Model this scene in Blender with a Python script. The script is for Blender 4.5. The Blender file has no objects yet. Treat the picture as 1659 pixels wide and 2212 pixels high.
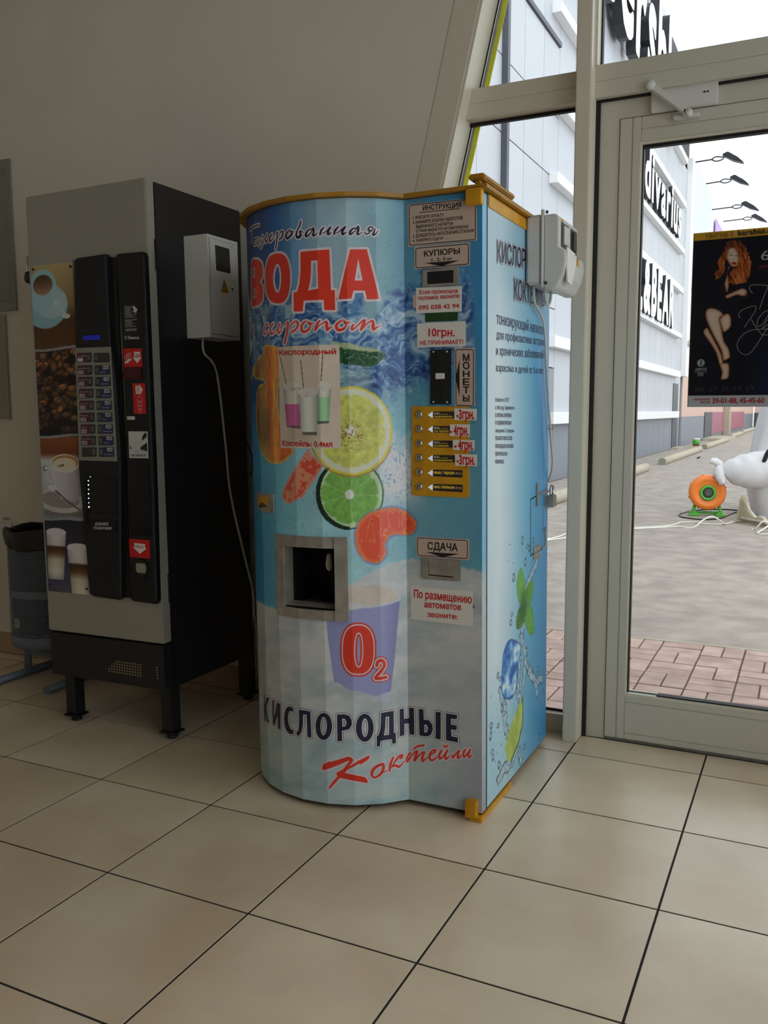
import bpy, bmesh, math, random
import numpy as np
from mathutils import Vector, Matrix
from mathutils.geometry import tessellate_polygon, delaunay_2d_cdt

# ------------------------------------------------------------ camera, sky, exposure
sc = bpy.context.scene
COL = sc.collection
cam_d = bpy.data.cameras.new('camera'); cam = bpy.data.objects.new('camera', cam_d); COL.objects.link(cam)
cam_d.sensor_fit = 'HORIZONTAL'; cam_d.sensor_width = 36.0; cam_d.lens = 1907.157/1659*36.0
cam_d.clip_start = 0.02; cam_d.clip_end = 500
cam.matrix_world = Matrix(((0.89991308,-0.04709888,0.43351834,2.53826875),
                           (0.43606203,0.10294564,-0.894009,-2.13335064),
                           (-0.002522,0.99357128,0.11318016,1.21851503),
                           (0,0,0,1)))
sc.camera = cam
world = bpy.data.worlds.new('overcast_sky'); sc.world = world; world.use_nodes = True
wn = world.node_tree.nodes; wl = world.node_tree.links
wn['Background'].inputs[0].default_value = (0.93, 0.965, 1.0, 1)
wn['Background'].inputs[1].default_value = 2.1
sc.view_settings.view_transform = 'Standard'; sc.view_settings.look = 'None'
sc.view_settings.gamma = 1.0; sc.view_settings.use_curve_mapping = False
sc.view_settings.exposure = 0.0
# faint high sun behind the clouds, soft shadows
sd = bpy.data.lights.new('cloudy_sun', 'SUN'); sd.energy = 0.5; sd.angle = math.radians(40); sd.color = (1, .97, .92)
so = bpy.data.objects.new('cloudy_sun', sd); COL.objects.link(so); so.rotation_euler = (math.radians(35), math.radians(30), 0)

# ------------------------------------------------------------ helpers
rnd = random.Random(7)
def lin(c):
    c = np.asarray(c, float)/255.0
    return np.where(c <= .04045, c/12.92, ((c+.055)/1.055)**2.4)
def mat(name, rgb, rough=.5, metal=0., var=.06, scale=8., bump=0., bscale=200., spec=.5, rgb2=None, coord='Object', objvar=0., detail=4., coat=0.):
    m = bpy.data.materials.new(name); m.use_nodes = True
    n = m.node_tree.nodes; l = m.node_tree.links; b = n['Principled BSDF']
    c1 = list(lin(rgb))
    c2 = list(lin(rgb2)) if rgb2 else [max(0, x*(1-var*2)) for x in c1]
    tc = n.new('ShaderNodeTexCoord'); nz = n.new('ShaderNodeTexNoise'); nz.inputs['Scale'].default_value = scale; nz.inputs['Detail'].default_value = detail
    l.new(tc.outputs[coord], nz.inputs['Vector'])
    rp = n.new('ShaderNodeValToRGB'); rp.color_ramp.elements[0].position = .35; rp.color_ramp.elements[1].position = .68
    rp.color_ramp.elements[0].color = c2+[1]; rp.color_ramp.elements[1].color = c1+[1]
    l.new(nz.outputs['Fac'], rp.inputs[0]); out = rp.outputs[0]
    if objvar:
        oi = n.new('ShaderNodeObjectInfo'); hs = n.new('ShaderNodeHueSaturation')
        mr = n.new('ShaderNodeMapRange'); mr.inputs[3].default_value = 1-objvar; mr.inputs[4].default_value = 1+objvar
        l.new(oi.outputs['Random'], mr.inputs[0]); l.new(mr.outputs[0], hs.inputs['Value']); l.new(out, hs.inputs['Color']); out = hs.outputs[0]
        va = n.new('ShaderNodeVectorMath'); va.operation = 'ADD'
        sv = n.new('ShaderNodeVectorMath'); sv.operation = 'SCALE'; sv.inputs[0].default_value = (31, 17, 7); l.new(oi.outputs['Random'], sv.inputs['Scale'])
        l.new(tc.outputs[coord], va.inputs[0]); l.new(sv.outputs[0], va.inputs[1]); l.new(va.outputs[0], nz.inputs['Vector'])
    l.new(out, b.inputs['Base Color'])
    b.inputs['Roughness'].default_value = rough; b.inputs['Metallic'].default_value = metal
    b.inputs['Specular IOR Level'].default_value = spec; b.inputs['Coat Weight'].default_value = coat
    if bump:
        n2 = n.new('ShaderNodeTexNoise'); n2.inputs['Scale'].default_value = bscale; l.new(tc.outputs[coord], n2.inputs['Vector'])
        bp = n.new('ShaderNodeBump'); bp.inputs['Strength'].default_value = bump; bp.inputs['Distance'].default_value = .002
        l.new(n2.outputs['Fac'], bp.inputs['Height']); l.new(bp.outputs[0], b.inputs['Normal'])
    return m
def emis(name, rgb, st):
    m = mat(name, rgb, .4); b = m.node_tree.nodes['Principled BSDF']
    b.inputs['Emission Color'].default_value = list(lin(rgb))+[1]; b.inputs['Emission Strength'].default_value = st
    return m
def glass(name, tint, refl=1.0):
    m = bpy.data.materials.new(name); m.use_nodes = True; n = m.node_tree.nodes; l = m.node_tree.links; n.clear()
    o = n.new('ShaderNodeOutputMaterial'); mx = n.new('ShaderNodeMixShader'); t = n.new('ShaderNodeBsdfTransparent'); g = n.new('ShaderNodeBsdfGlossy')
    f = n.new('ShaderNodeFresnel'); f.inputs[0].default_value = 1.35
    mu = n.new('ShaderNodeMath'); mu.operation = 'MULTIPLY'; mu.inputs[1].default_value = refl
    nz = n.new('ShaderNodeTexNoise'); nz.inputs['Scale'].default_value = 1.5; tc = n.new('ShaderNodeTexCoord'); l.new(tc.outputs['Object'], nz.inputs['Vector'])
    mr = n.new('ShaderNodeMapRange'); mr.inputs[3].default_value = .97; mr.inputs[4].default_value = 1.0; l.new(nz.outputs['Fac'], mr.inputs[0])
    sv = n.new('ShaderNodeVectorMath'); sv.operation = 'SCALE'; sv.inputs[0].default_value = tint; l.new(mr.outputs[0], sv.inputs['Scale'])
    l.new(sv.outputs[0], t.inputs[0]); g.inputs['Roughness'].default_value = .02
    l.new(f.outputs[0], mu.inputs[0]); l.new(mu.outputs[0], mx.inputs[0]); l.new(t.outputs[0], mx.inputs[1]); l.new(g.outputs[0], mx.inputs[2]); l.new(mx.outputs[0], o.inputs[0])
    return m
def printed(name, rough=.25, spec=.5, coat=0.):
    m = bpy.data.materials.new(name); m.use_nodes = True; n = m.node_tree.nodes; l = m.node_tree.links; b = n['Principled BSDF']
    a = n.new('ShaderNodeVertexColor'); a.layer_name = 'art'
    tc = n.new('ShaderNodeTexCoord'); nz = n.new('ShaderNodeTexNoise'); nz.inputs['Scale'].default_value = 90; l.new(tc.outputs['Object'], nz.inputs['Vector'])
    mr = n.new('ShaderNodeMapRange'); mr.inputs[3].default_value = .93; mr.inputs[4].default_value = 1.05; l.new(nz.outputs['Fac'], mr.inputs[0])
    sv = n.new('ShaderNodeVectorMath'); sv.operation = 'SCALE'; l.new(a.outputs[0], sv.inputs[0]); l.new(mr.outputs[0], sv.inputs['Scale'])
    l.new(sv.outputs[0], b.inputs['Base Color']); b.inputs['Roughness'].default_value = rough; b.inputs['Specular IOR Level'].default_value = spec
    b.inputs['Coat Weight'].default_value = coat
    return m
def translucent(m, amount):
    n = m.node_tree.nodes; l = m.node_tree.links; b = n['Principled BSDF']; o = n['Material Output']
    t = n.new('ShaderNodeBsdfTranslucent'); mx = n.new('ShaderNodeMixShader'); mx.inputs[0].default_value = amount
    l.new(b.inputs['Base Color'].links[0].from_socket, t.inputs[0]); l.new(b.outputs[0], mx.inputs[1]); l.new(t.outputs[0], mx.inputs[2]); l.new(mx.outputs[0], o.inputs[0])
def link(o, parent=None):
    COL.objects.link(o)
    if parent is not None: o.parent = parent
    return o
def tag(o, label=None, cat=None, group=None, kind=None):
    if label: o['label'] = label
    if cat: o['category'] = cat
    if group: o['group'] = group
    if kind: o['kind'] = kind
    return o
def empty(name, loc=(0,0,0), rot=(0,0,0), label=None, cat=None, group=None, kind=None):
    o = bpy.data.objects.new(name, None); o.location = loc; o.rotation_euler = rot; o.empty_display_size = .1
    return tag(link(o), label, cat, group, kind)
def obj(name, bm, m, parent=None, smooth=False):
    me = bpy.data.meshes.new(name)
    if isinstance(bm, bmesh.types.BMesh): bm.to_mesh(me); bm.free()
    else: me.from_pydata(bm[0], [], bm[1])
    ms = m if isinstance(m, (list, tuple)) else [m]
    for x in ms: me.materials.append(x)
    if smooth: me.polygons.foreach_set('use_smooth', [True]*len(me.polygons))
    me.update()
    return link(bpy.data.objects.new(name, me), parent)
def box(bm, x0, x1, y0, y1, z0, z1, bev=0., mi=0):
    vs = [bm.verts.new((x, y, z)) for x in (x0, x1) for y in (y0, y1) for z in (z0, z1)]
    fs = [bm.faces.new([vs[i] for i in q]) for q in ((0,1,3,2),(4,6,7,5),(0,4,5,1),(2,3,7,6),(0,2,6,4),(1,5,7,3))]
    for f in fs: f.material_index = mi
    if bev: bmesh.ops.bevel(bm, geom=list({e for f in fs for e in f.edges}), offset=bev, segments=2, affect='EDGES')
def B(*a, **k):
    bm = bmesh.new()
    if isinstance(a[0], (int, float)): box(bm, *a, **k)
    else:
        for q in a: box(bm, *q, **k)
    return bm
def prism(P, ax, o0, o1, bev=0.):
    """polygon (2D list) extruded along axis ax ('x','y','z') between o0 and o1"""
    def v(p, o): return {'x': (o, p[0], p[1]), 'y': (p[0], o, p[1]), 'z': (p[0], p[1], o)}[ax]
    bm = bmesh.new(); a = [bm.verts.new(v(p, o0)) for p in P]; b = [bm.verts.new(v(p, o1)) for p in P]
    bm.faces.new(a); top = bm.faces.new(b[::-1]); n = len(P)
    for i in range(n): bm.faces.new((a[i], b[i], b[(i+1) % n], a[(i+1) % n]))
    bmesh.ops.recalc_face_normals(bm, faces=bm.faces[:])
    if bev: bmesh.ops.bevel(bm, geom=list(bm.edges), offset=bev, segments=2, affect='EDGES')
    return bm
def catmull(P, step):
    P = [np.array(p, float) for p in P]; out = []
    for i in range(len(P)-1):
        p0 = P[i-1] if i else 2*P[0]-P[1]; p1 = P[i]; p2 = P[i+1]; p3 = P[i+2] if i+2 < len(P) else 2*P[-1]-P[-2]
        n = max(2, int(np.linalg.norm((p2-p1)[:3])/step))
        for k in range(n):
            t = k/n; out.append(.5*((2*p1)+(-p0+p2)*t+(2*p0-5*p1+4*p2-p3)*t*t+(-p0+3*p1-3*p2+p3)*t**3))
    out.append(P[-1]); return out
def tube(bm, pts, r, n=8, cap=True, step=None):
    if step:
        if isinstance(r, (list, tuple)): q = catmull([tuple(p)+(x,) for p, x in zip(pts, r)], step); pts = [p[:3] for p in q]; r = [float(p[3]) for p in q]
        else: pts = catmull(pts, step)
    pts = [Vector(p) for p in pts]; rings = []; up = Vector((0,0,1))
    prev = None
    for i, p in enumerate(pts):
        d = (pts[min(i+1, len(pts)-1)]-pts[max(i-1, 0)]).normalized()
        if prev is None: a = d.orthogonal().normalized()
        else: a = (prev-d*prev.dot(d)).normalized()
        prev = a; b = d.cross(a); rr = r[i] if isinstance(r, (list, tuple)) else r
        rings.append([bm.verts.new(p+(a*math.cos(2*math.pi*k/n)+b*math.sin(2*math.pi*k/n))*rr) for k in range(n)])
    for A, Bq in zip(rings, rings[1:]):
        for k in range(n): bm.faces.new((A[k], A[(k+1) % n], Bq[(k+1) % n], Bq[k])).smooth = True
    if cap: bm.faces.new(rings[0][::-1]); bm.faces.new(rings[-1])
def lathe(bm, prof, n=32, c=(0,0,0), ax='z'):
    rings = []
    for r, h in prof:
        ring = []
        for k in range(n):
            a = 2*math.pi*k/n; x, y = r*math.cos(a), r*math.sin(a)
            p = (x, y, h) if ax == 'z' else ((x, -h, y) if ax == 'y' else (h, x, y))
            ring.append(bm.verts.new((p[0]+c[0], p[1]+c[1], p[2]+c[2])))
        rings.append(ring)
    for A, Bq in zip(rings, rings[1:]):
        for k in range(n): bm.faces.new((A[k], A[(k+1) % n], Bq[(k+1) % n], Bq[k])).smooth = True
    for rg in (rings[0], rings[-1]):
        try: bm.faces.new(rg)
        except ValueError: pass
    bmesh.ops.recalc_face_normals(bm, faces=bm.faces[:])

# ---- print surfaces: a 2D (a,b) sheet in metres mapped onto a face of a thing
class Surf:
    def __init__(s, fn, folds=(), flip=1): s.fn = fn; s.folds = folds; s.flip = flip
def flatmesh(name, surf, V2, F2, off, m, parent):
    """2D triangulation laid on a surface, cut along its folds"""
    bm = bmesh.new(); vs = [bm.verts.new((a, b, 0)) for a, b in V2]
    for f in F2:
        if len(set(f)) < 3: continue
        try: bm.faces.new([vs[i] for i in f])
        except ValueError: pass
    if surf.folds and V2:
        lo = min(v[0] for v in V2); hi = max(v[0] for v in V2)
        for s in surf.folds:
            if lo < s < hi:
                bmesh.ops.bisect_plane(bm, geom=bm.verts[:]+bm.edges[:]+bm.faces[:], plane_co=(s, 0, 0), plane_no=(1, 0, 0), dist=1e-6)
    for v in bm.verts: v.co = surf.fn(v.co.x, v.co.y, off)
    return obj(name, bm, m, parent)
def polymesh(name, surf, loops, off, m, parent, th=0.):
    """filled polygon (mm) with holes"""
    L = [[Vector((p[0]/1000, p[1]/1000, 0)) for p in lp] for lp in loops]
    V = [(p.x, p.y) for lp in L for p in lp]; T = tessellate_polygon(L)
    return flatmesh(name, surf, V, T, off, m, parent)
def union(shapes, name, surf, off, m, parent):
    vs = []; fs = []
    for sh in shapes:
        b = len(vs); vs += [Vector(p) for p in sh]; fs.append(list(range(b, b+len(sh))))
    r = delaunay_2d_cdt(vs, [], fs, 1, 1e-7)
    return flatmesh(name, surf, [(v[0], v[1]) for v in r[0]], [f for f, src in zip(r[2], r[5]) if src], off, m, parent)
def stroke_shapes(st, extra=0., step=.006, nd=10):
    pts = [(p[0]/1000, p[1]/1000, p[2]/1000) for p in st]; q = []
    for i in range(len(pts)-1):
        pass
    q = catmull(pts, step); out = []
    for i, p in enumerate(q):
        r = max(.0002, p[2]/2+extra)
        out.append([(p[0]+r*math.cos(2*math.pi*k/nd+.1*i), p[1]+r*math.sin(2*math.pi*k/nd+.1*i)) for k in range(nd)])
        if i:
            a = q[i-1]; d = np.array([p[0]-a[0], p[1]-a[1]]); L = np.linalg.norm(d)
            if L > 1e-6:
                n = np.array([-d[1], d[0]])/L; ra = max(.0002, a[2]/2+extra)
                out.append([(a[0]+n[0]*ra, a[1]+n[1]*ra), (a[0]-n[0]*ra, a[1]-n[1]*ra), (p[0]-n[0]*r, p[1]-n[1]*r), (p[0]+n[0]*r, p[1]+n[1]*r)])
    return out
def ring_shapes(loops, w):
    out = []
    for lp in loops:
        P = [(p[0]/1000, p[1]/1000) for p in lp]; n = len(P)
        for i in range(n):
            a = np.array(P[i]); b = np.array(P[(i+1) % n]); d = b-a; L = np.linalg.norm(d)
            out.append([(a[0]+w/2*math.cos(math.pi*k/5), a[1]+w/2*math.sin(math.pi*k/5)) for k in range(10)])
            if L > 1e-6:
                nn = np.array([-d[1], d[0]])/L*w/2; out.append([tuple(a+nn), tuple(a-nn), tuple(b-nn), tuple(b+nn)])
    return out
_tc = {}; _gl = {}
def outlines(st_):
    """closed outlines of a string set in the built-in font, in reading order"""
    cu = bpy.data.curves.new('t', 'FONT'); cu.body = st_; cu.resolution_u = 3; cu.fill_mode = 'NONE'
    o = bpy.data.objects.new('t', cu); me = bpy.data.meshes.new_from_object(o)
    V = [(v.co.x, v.co.y) for v in me.vertices]; L = []; cur = []
    for e in me.edges:
        a, b = e.vertices
        if not cur: cur = [a]
        if b == cur[0] or b < a: L.append([V[k] for k in cur]); cur = []
        else: cur.append(b)
    bpy.data.objects.remove(o); bpy.data.curves.remove(cu); bpy.data.meshes.remove(me)
    return L
def glyph(ch, bold):
    """filled glyph (overlapping outlines merged, strokes thickened by bold)"""
    k = (ch, bold)
    if k not in _gl:
        L = outlines(ch); vs = []; fs = []; sg = []
        ar = [sum(p[0]*q[1]-q[0]*p[1] for p, q in zip(lp, lp[1:]+lp[:1])) for lp in L]
        if ch in 'ЬЫЪьыъ':
            cu = bpy.data.curves.new('t', 'FONT'); cu.body = ch; cu.resolution_u = 3; o = bpy.data.objects.new('t', cu); me = bpy.data.meshes.new_from_object(o)
            for p in me.polygons:
                q = [(me.vertices[v].co.x, me.vertices[v].co.y) for v in p.vertices]; a = sum(u[0]*w[1]-w[0]*u[1] for u, w in zip(q, q[1:]+q[:1]))
                if abs(a) < 1e-9: continue
                b = len(vs); vs += [Vector(u) for u in (q if a > 0 else q[::-1])]; fs.append(list(range(b, b+len(q)))); sg.append(1)
            bpy.data.objects.remove(o); bpy.data.curves.remove(cu); bpy.data.meshes.remove(me)
        for i, lp in enumerate(L if not vs else []):
            a = ar[i]; b = len(vs); px_ = np.array([p[0] for p in lp]); py_ = np.array([p[1] for p in lp])
            counter = any(ar[j]*a < 0 and abs(ar[j]) > abs(a) and inpoly(px_, py_, L[j]).mean() > .8 for j in range(len(L)) if j != i)
            vs += [Vector(p) for p in (lp if a > 0 else lp[::-1])]; fs.append(list(range(b, b+len(lp)))); sg.append(-1 if counter else 1)
        if bold > 0:
            for lp in L:
                for sh in ring_shapes([[(p[0]*1000, p[1]*1000) for p in lp]], .044*bold):
                    if len(sh) == 4: pass
                    a = sum(p[0]*q[1]-q[0]*p[1] for p, q in zip(sh, sh[1:]+sh[:1])); b = len(vs)
                    vs += [Vector(p) for p in (sh if a > 0 else sh[::-1])]; fs.append(list(range(b, b+len(sh)))); sg.append(100)
        if vs:
            r = delaunay_2d_cdt(vs, [], fs, 1, 1e-6)
            _gl[k] = ([(v[0], v[1]) for v in r[0]], [list(f) for f, src in zip(r[2], r[5]) if sum(sg[q] for q in src) > 0], L[0][0], len(L))
        else: _gl[k] = ([], [], (0, 0), 0)
    return _gl[k]
def textmesh(s, bold):
    k = (s, bold)
    if k not in _tc:
        bold = round(bold, 2); full = outlines(s); V = []; F = []; i = 0
        for ch in s:
            if ch == ' ': continue
            gv, gf, g0, n = glyph(ch, bold)
            if not n: continue
            dx = full[i][0][0]-g0[0]; i += n; b = len(V); V += [(x+dx, y) for x, y in gv]; F += [[q+b for q in f] for f in gf]
        x0 = min(p[0] for lp in full for p in lp); x1 = max(p[0] for lp in full for p in lp)
        y0 = 0.0; y1 = .73 if any(c.isupper() or c.isdigit() for c in s) else .56
        _tc[k] = ([((x-x0)/(x1-x0), (y-y0)/(y1-y0)) for x, y in V], F)
    return _tc[k]
def text(name, surf, s, q, off, m, parent, bold=1):
    """q = top-left, top-right, bottom-left (mm) of the letters"""
    V, Fq = textmesh(s, bold); TL, TR, BL = [np.array(x)/1000 for x in q]
    W = [tuple(BL+(TR-TL)*x+(TL-BL)*y) for x, y in V]
    return flatmesh(name, surf, W, Fq, off, m, parent)
def rrect(q, r=6, n=4):
    """rounded quad from 4 corners (mm)"""
    P = [np.array(p, float) for p in q]; out = []
    for i in range(4):
        p = P[i]; a = P[i-1]-p; b = P[(i+1) % 4]-p; a /= np.linalg.norm(a); b /= np.linalg.norm(b)
        for k in range(n+1):
            t = k/n; out.append(list(p+a*r*(1-t)**2+b*r*t**2))
    return out
def solid(name, surf, q, o0, o1, m, parent, r=0, bev=.0):
    """polygon (mm) on a surface, with thickness o0..o1"""
    P = rrect(q, r) if r else q
    P = [(p[0]/1000, p[1]/1000) for p in P]
    cuts = [s for s in surf.folds if min(p[0] for p in P)+1e-4 < s < max(p[0] for p in P)-1e-4]
    bm = bmesh.new(); vs = [bm.verts.new((p[0], p[1], 0)) for p in P]; bm.faces.new(vs)
    for s in cuts: bmesh.ops.bisect_plane(bm, geom=bm.verts[:]+bm.edges[:]+bm.faces[:], plane_co=(s, 0, 0), plane_no=(1, 0, 0), dist=1e-6)
    r_ = bmesh.ops.extrude_face_region(bm, geom=bm.faces[:])
    for v in [x for x in r_['geom'] if isinstance(x, bmesh.types.BMVert)]: v.co.z = 1
    for v in bm.verts: v.co = surf.fn(v.co.x, v.co.y, o1 if v.co.z > .5 else o0)
    bmesh.ops.recalc_face_normals(bm, faces=bm.faces[:])
    if bev: bmesh.ops.bevel(bm, geom=[e for e in bm.edges if len(e.link_faces) == 2 and e.calc_face_angle(0) > .5], offset=bev, segments=2, affect='EDGES')
    return obj(name, bm, m, parent)

# ---- painting helpers (numpy) for printed artwork stored per vertex
def hsh(ix, iy, seed):
    h = (ix.astype(np.int64)*374761393+iy.astype(np.int64)*668265263+seed*1274126177) & 0x7fffffff
    h = ((h ^ (h >> 13))*1103515245) & 0x7fffffff
    h = ((h ^ (h >> 16))*69069+12345) & 0x7fffffff
    return (h & 0xffffff)/0xffffff
def vn(x, y, seed=0):
    ix = np.floor(x).astype(int); iy = np.floor(y).astype(int); fx = x-ix; fy = y-iy
    fx = fx*fx*(3-2*fx); fy = fy*fy*(3-2*fy)
    a = hsh(ix, iy, seed); b = hsh(ix+1, iy, seed); c = hsh(ix, iy+1, seed); d = hsh(ix+1, iy+1, seed)
    return (a*(1-fx)+b*fx)*(1-fy)+(c*(1-fx)+d*fx)*fy
def fbm(x, y, seed=0, o=4):
    s = 0; a = .5; t = 0
    for i in range(o): s = s+a*vn(x*2**i, y*2**i, seed+i); t += a; a *= .55
    return s/t
def inpoly(x, y, P):
    m = np.zeros(x.shape, bool); n = len(P)
    for i in range(n):
        x0, y0 = P[i][:2]; x1, y1 = P[(i+1) % n][:2]
        if y0 == y1: continue
        c = ((y0 > y) != (y1 > y)) & (x < (x1-x0)*(y-y0)/(y1-y0)+x0); m ^= c
    return m
def dseg(x, y, P, closed=False):
    d = np.full(x.shape, 1e9); n = len(P)
    for i in range(n if closed else n-1):
        x0, y0 = P[i][:2]; x1, y1 = P[(i+1) % n][:2]; ex, ey = x1-x0, y1-y0; L = ex*ex+ey*ey+1e-9
        t = np.clip(((x-x0)*ex+(y-y0)*ey)/L, 0, 1); d = np.minimum(d, np.hypot(x-x0-t*ex, y-y0-t*ey))
    return d
def smooth(P, n=5):
    out = []; N = len(P); P = [np.array(p[:2], float) for p in P]
    for i in range(N):
        p0, p1, p2, p3 = P[i-1], P[i], P[(i+1) % N], P[(i+2) % N]
        for k in range(n): t = k/n; out.append(tuple(.5*((2*p1)+(-p0+p2)*t+(2*p0-5*p1+4*p2-p3)*t*t+(-p0+3*p1-3*p2+p3)*t**3)))
    return out
def softpoly(x, y, P, w=2.2):
    m = inpoly(x, y, P); d = dseg(x, y, P, True); return np.clip(.5+np.where(m, d, -d)/w, 0, 1)
def put(C, m, col, a=1.):
    """blend sRGB colour into canvas where mask m (0..1)"""
    w = np.clip(np.asarray(m, float)*a, 0, 1)[..., None]; col = np.asarray(col, float)
    C[:] = C*(1-w)+col*w
def ramp(t, stops):
    xs = [s[0] for s in stops]; return np.stack([np.interp(t, xs, [s[1][i] for s in stops]) for i in range(3)], -1)
def sst(a, b, x): t = np.clip((x-a)/(b-a), 0, 1); return t*t*(3-2*t)
def grid(name, surf, A, Bv, C, off, m, parent, skip=None):
    """printed sheet: vertices at A x B (mm), colour canvas C[len(B),len(A),3] in sRGB 0..255"""
    nA, nB = len(A), len(Bv); V = np.zeros((nB, nA, 3), np.float32)
    for i, a in enumerate(A):
        p0 = surf.fn(a/1000, 0., off); p1 = surf.fn(a/1000, 1., off)
        V[:, i, :] = np.array(p0)[None]+(np.array(p1)-np.array(p0))[None]*(np.asarray(Bv)[:, None]/1000)
    idx = np.arange(nA*nB).reshape(nB, nA); q = np.stack([idx[:-1, :-1], idx[:-1, 1:], idx[1:, 1:], idx[1:, :-1]], -1)
    if surf.flip < 0: q = q[..., ::-1]
    keep = np.ones(q.shape[:2], bool)
    if skip is not None:
        am = (np.asarray(A)[:-1]+np.asarray(A)[1:])/2; bmid = (np.asarray(Bv)[:-1]+np.asarray(Bv)[1:])/2
        for (a0, a1, b0, b1) in skip: keep &= ~((am[None] > a0) & (am[None] < a1) & (bmid[:, None] > b0) & (bmid[:, None] < b1))
    q = q[keep]; me = bpy.data.meshes.new(name)
    me.vertices.add(nA*nB); me.vertices.foreach_set('co', V.ravel())
    me.loops.add(q.size); me.loops.foreach_set('vertex_index', q.ravel().astype(np.int32))
    me.polygons.add(len(q)); me.polygons.foreach_set('loop_start', np.arange(0, q.size, 4, dtype=np.int32))
    me.update(calc_edges=True); me.materials.append(m)
    at = me.color_attributes.new('art', 'FLOAT_COLOR', 'POINT')
    Cl = np.ones((nA*nB, 4), np.float32); Cl[:, :3] = lin(np.clip(C, 0, 255)).reshape(-1, 3); at.data.foreach_set('color', Cl.ravel())
    return link(bpy.data.objects.new(name, me), parent)

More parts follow.
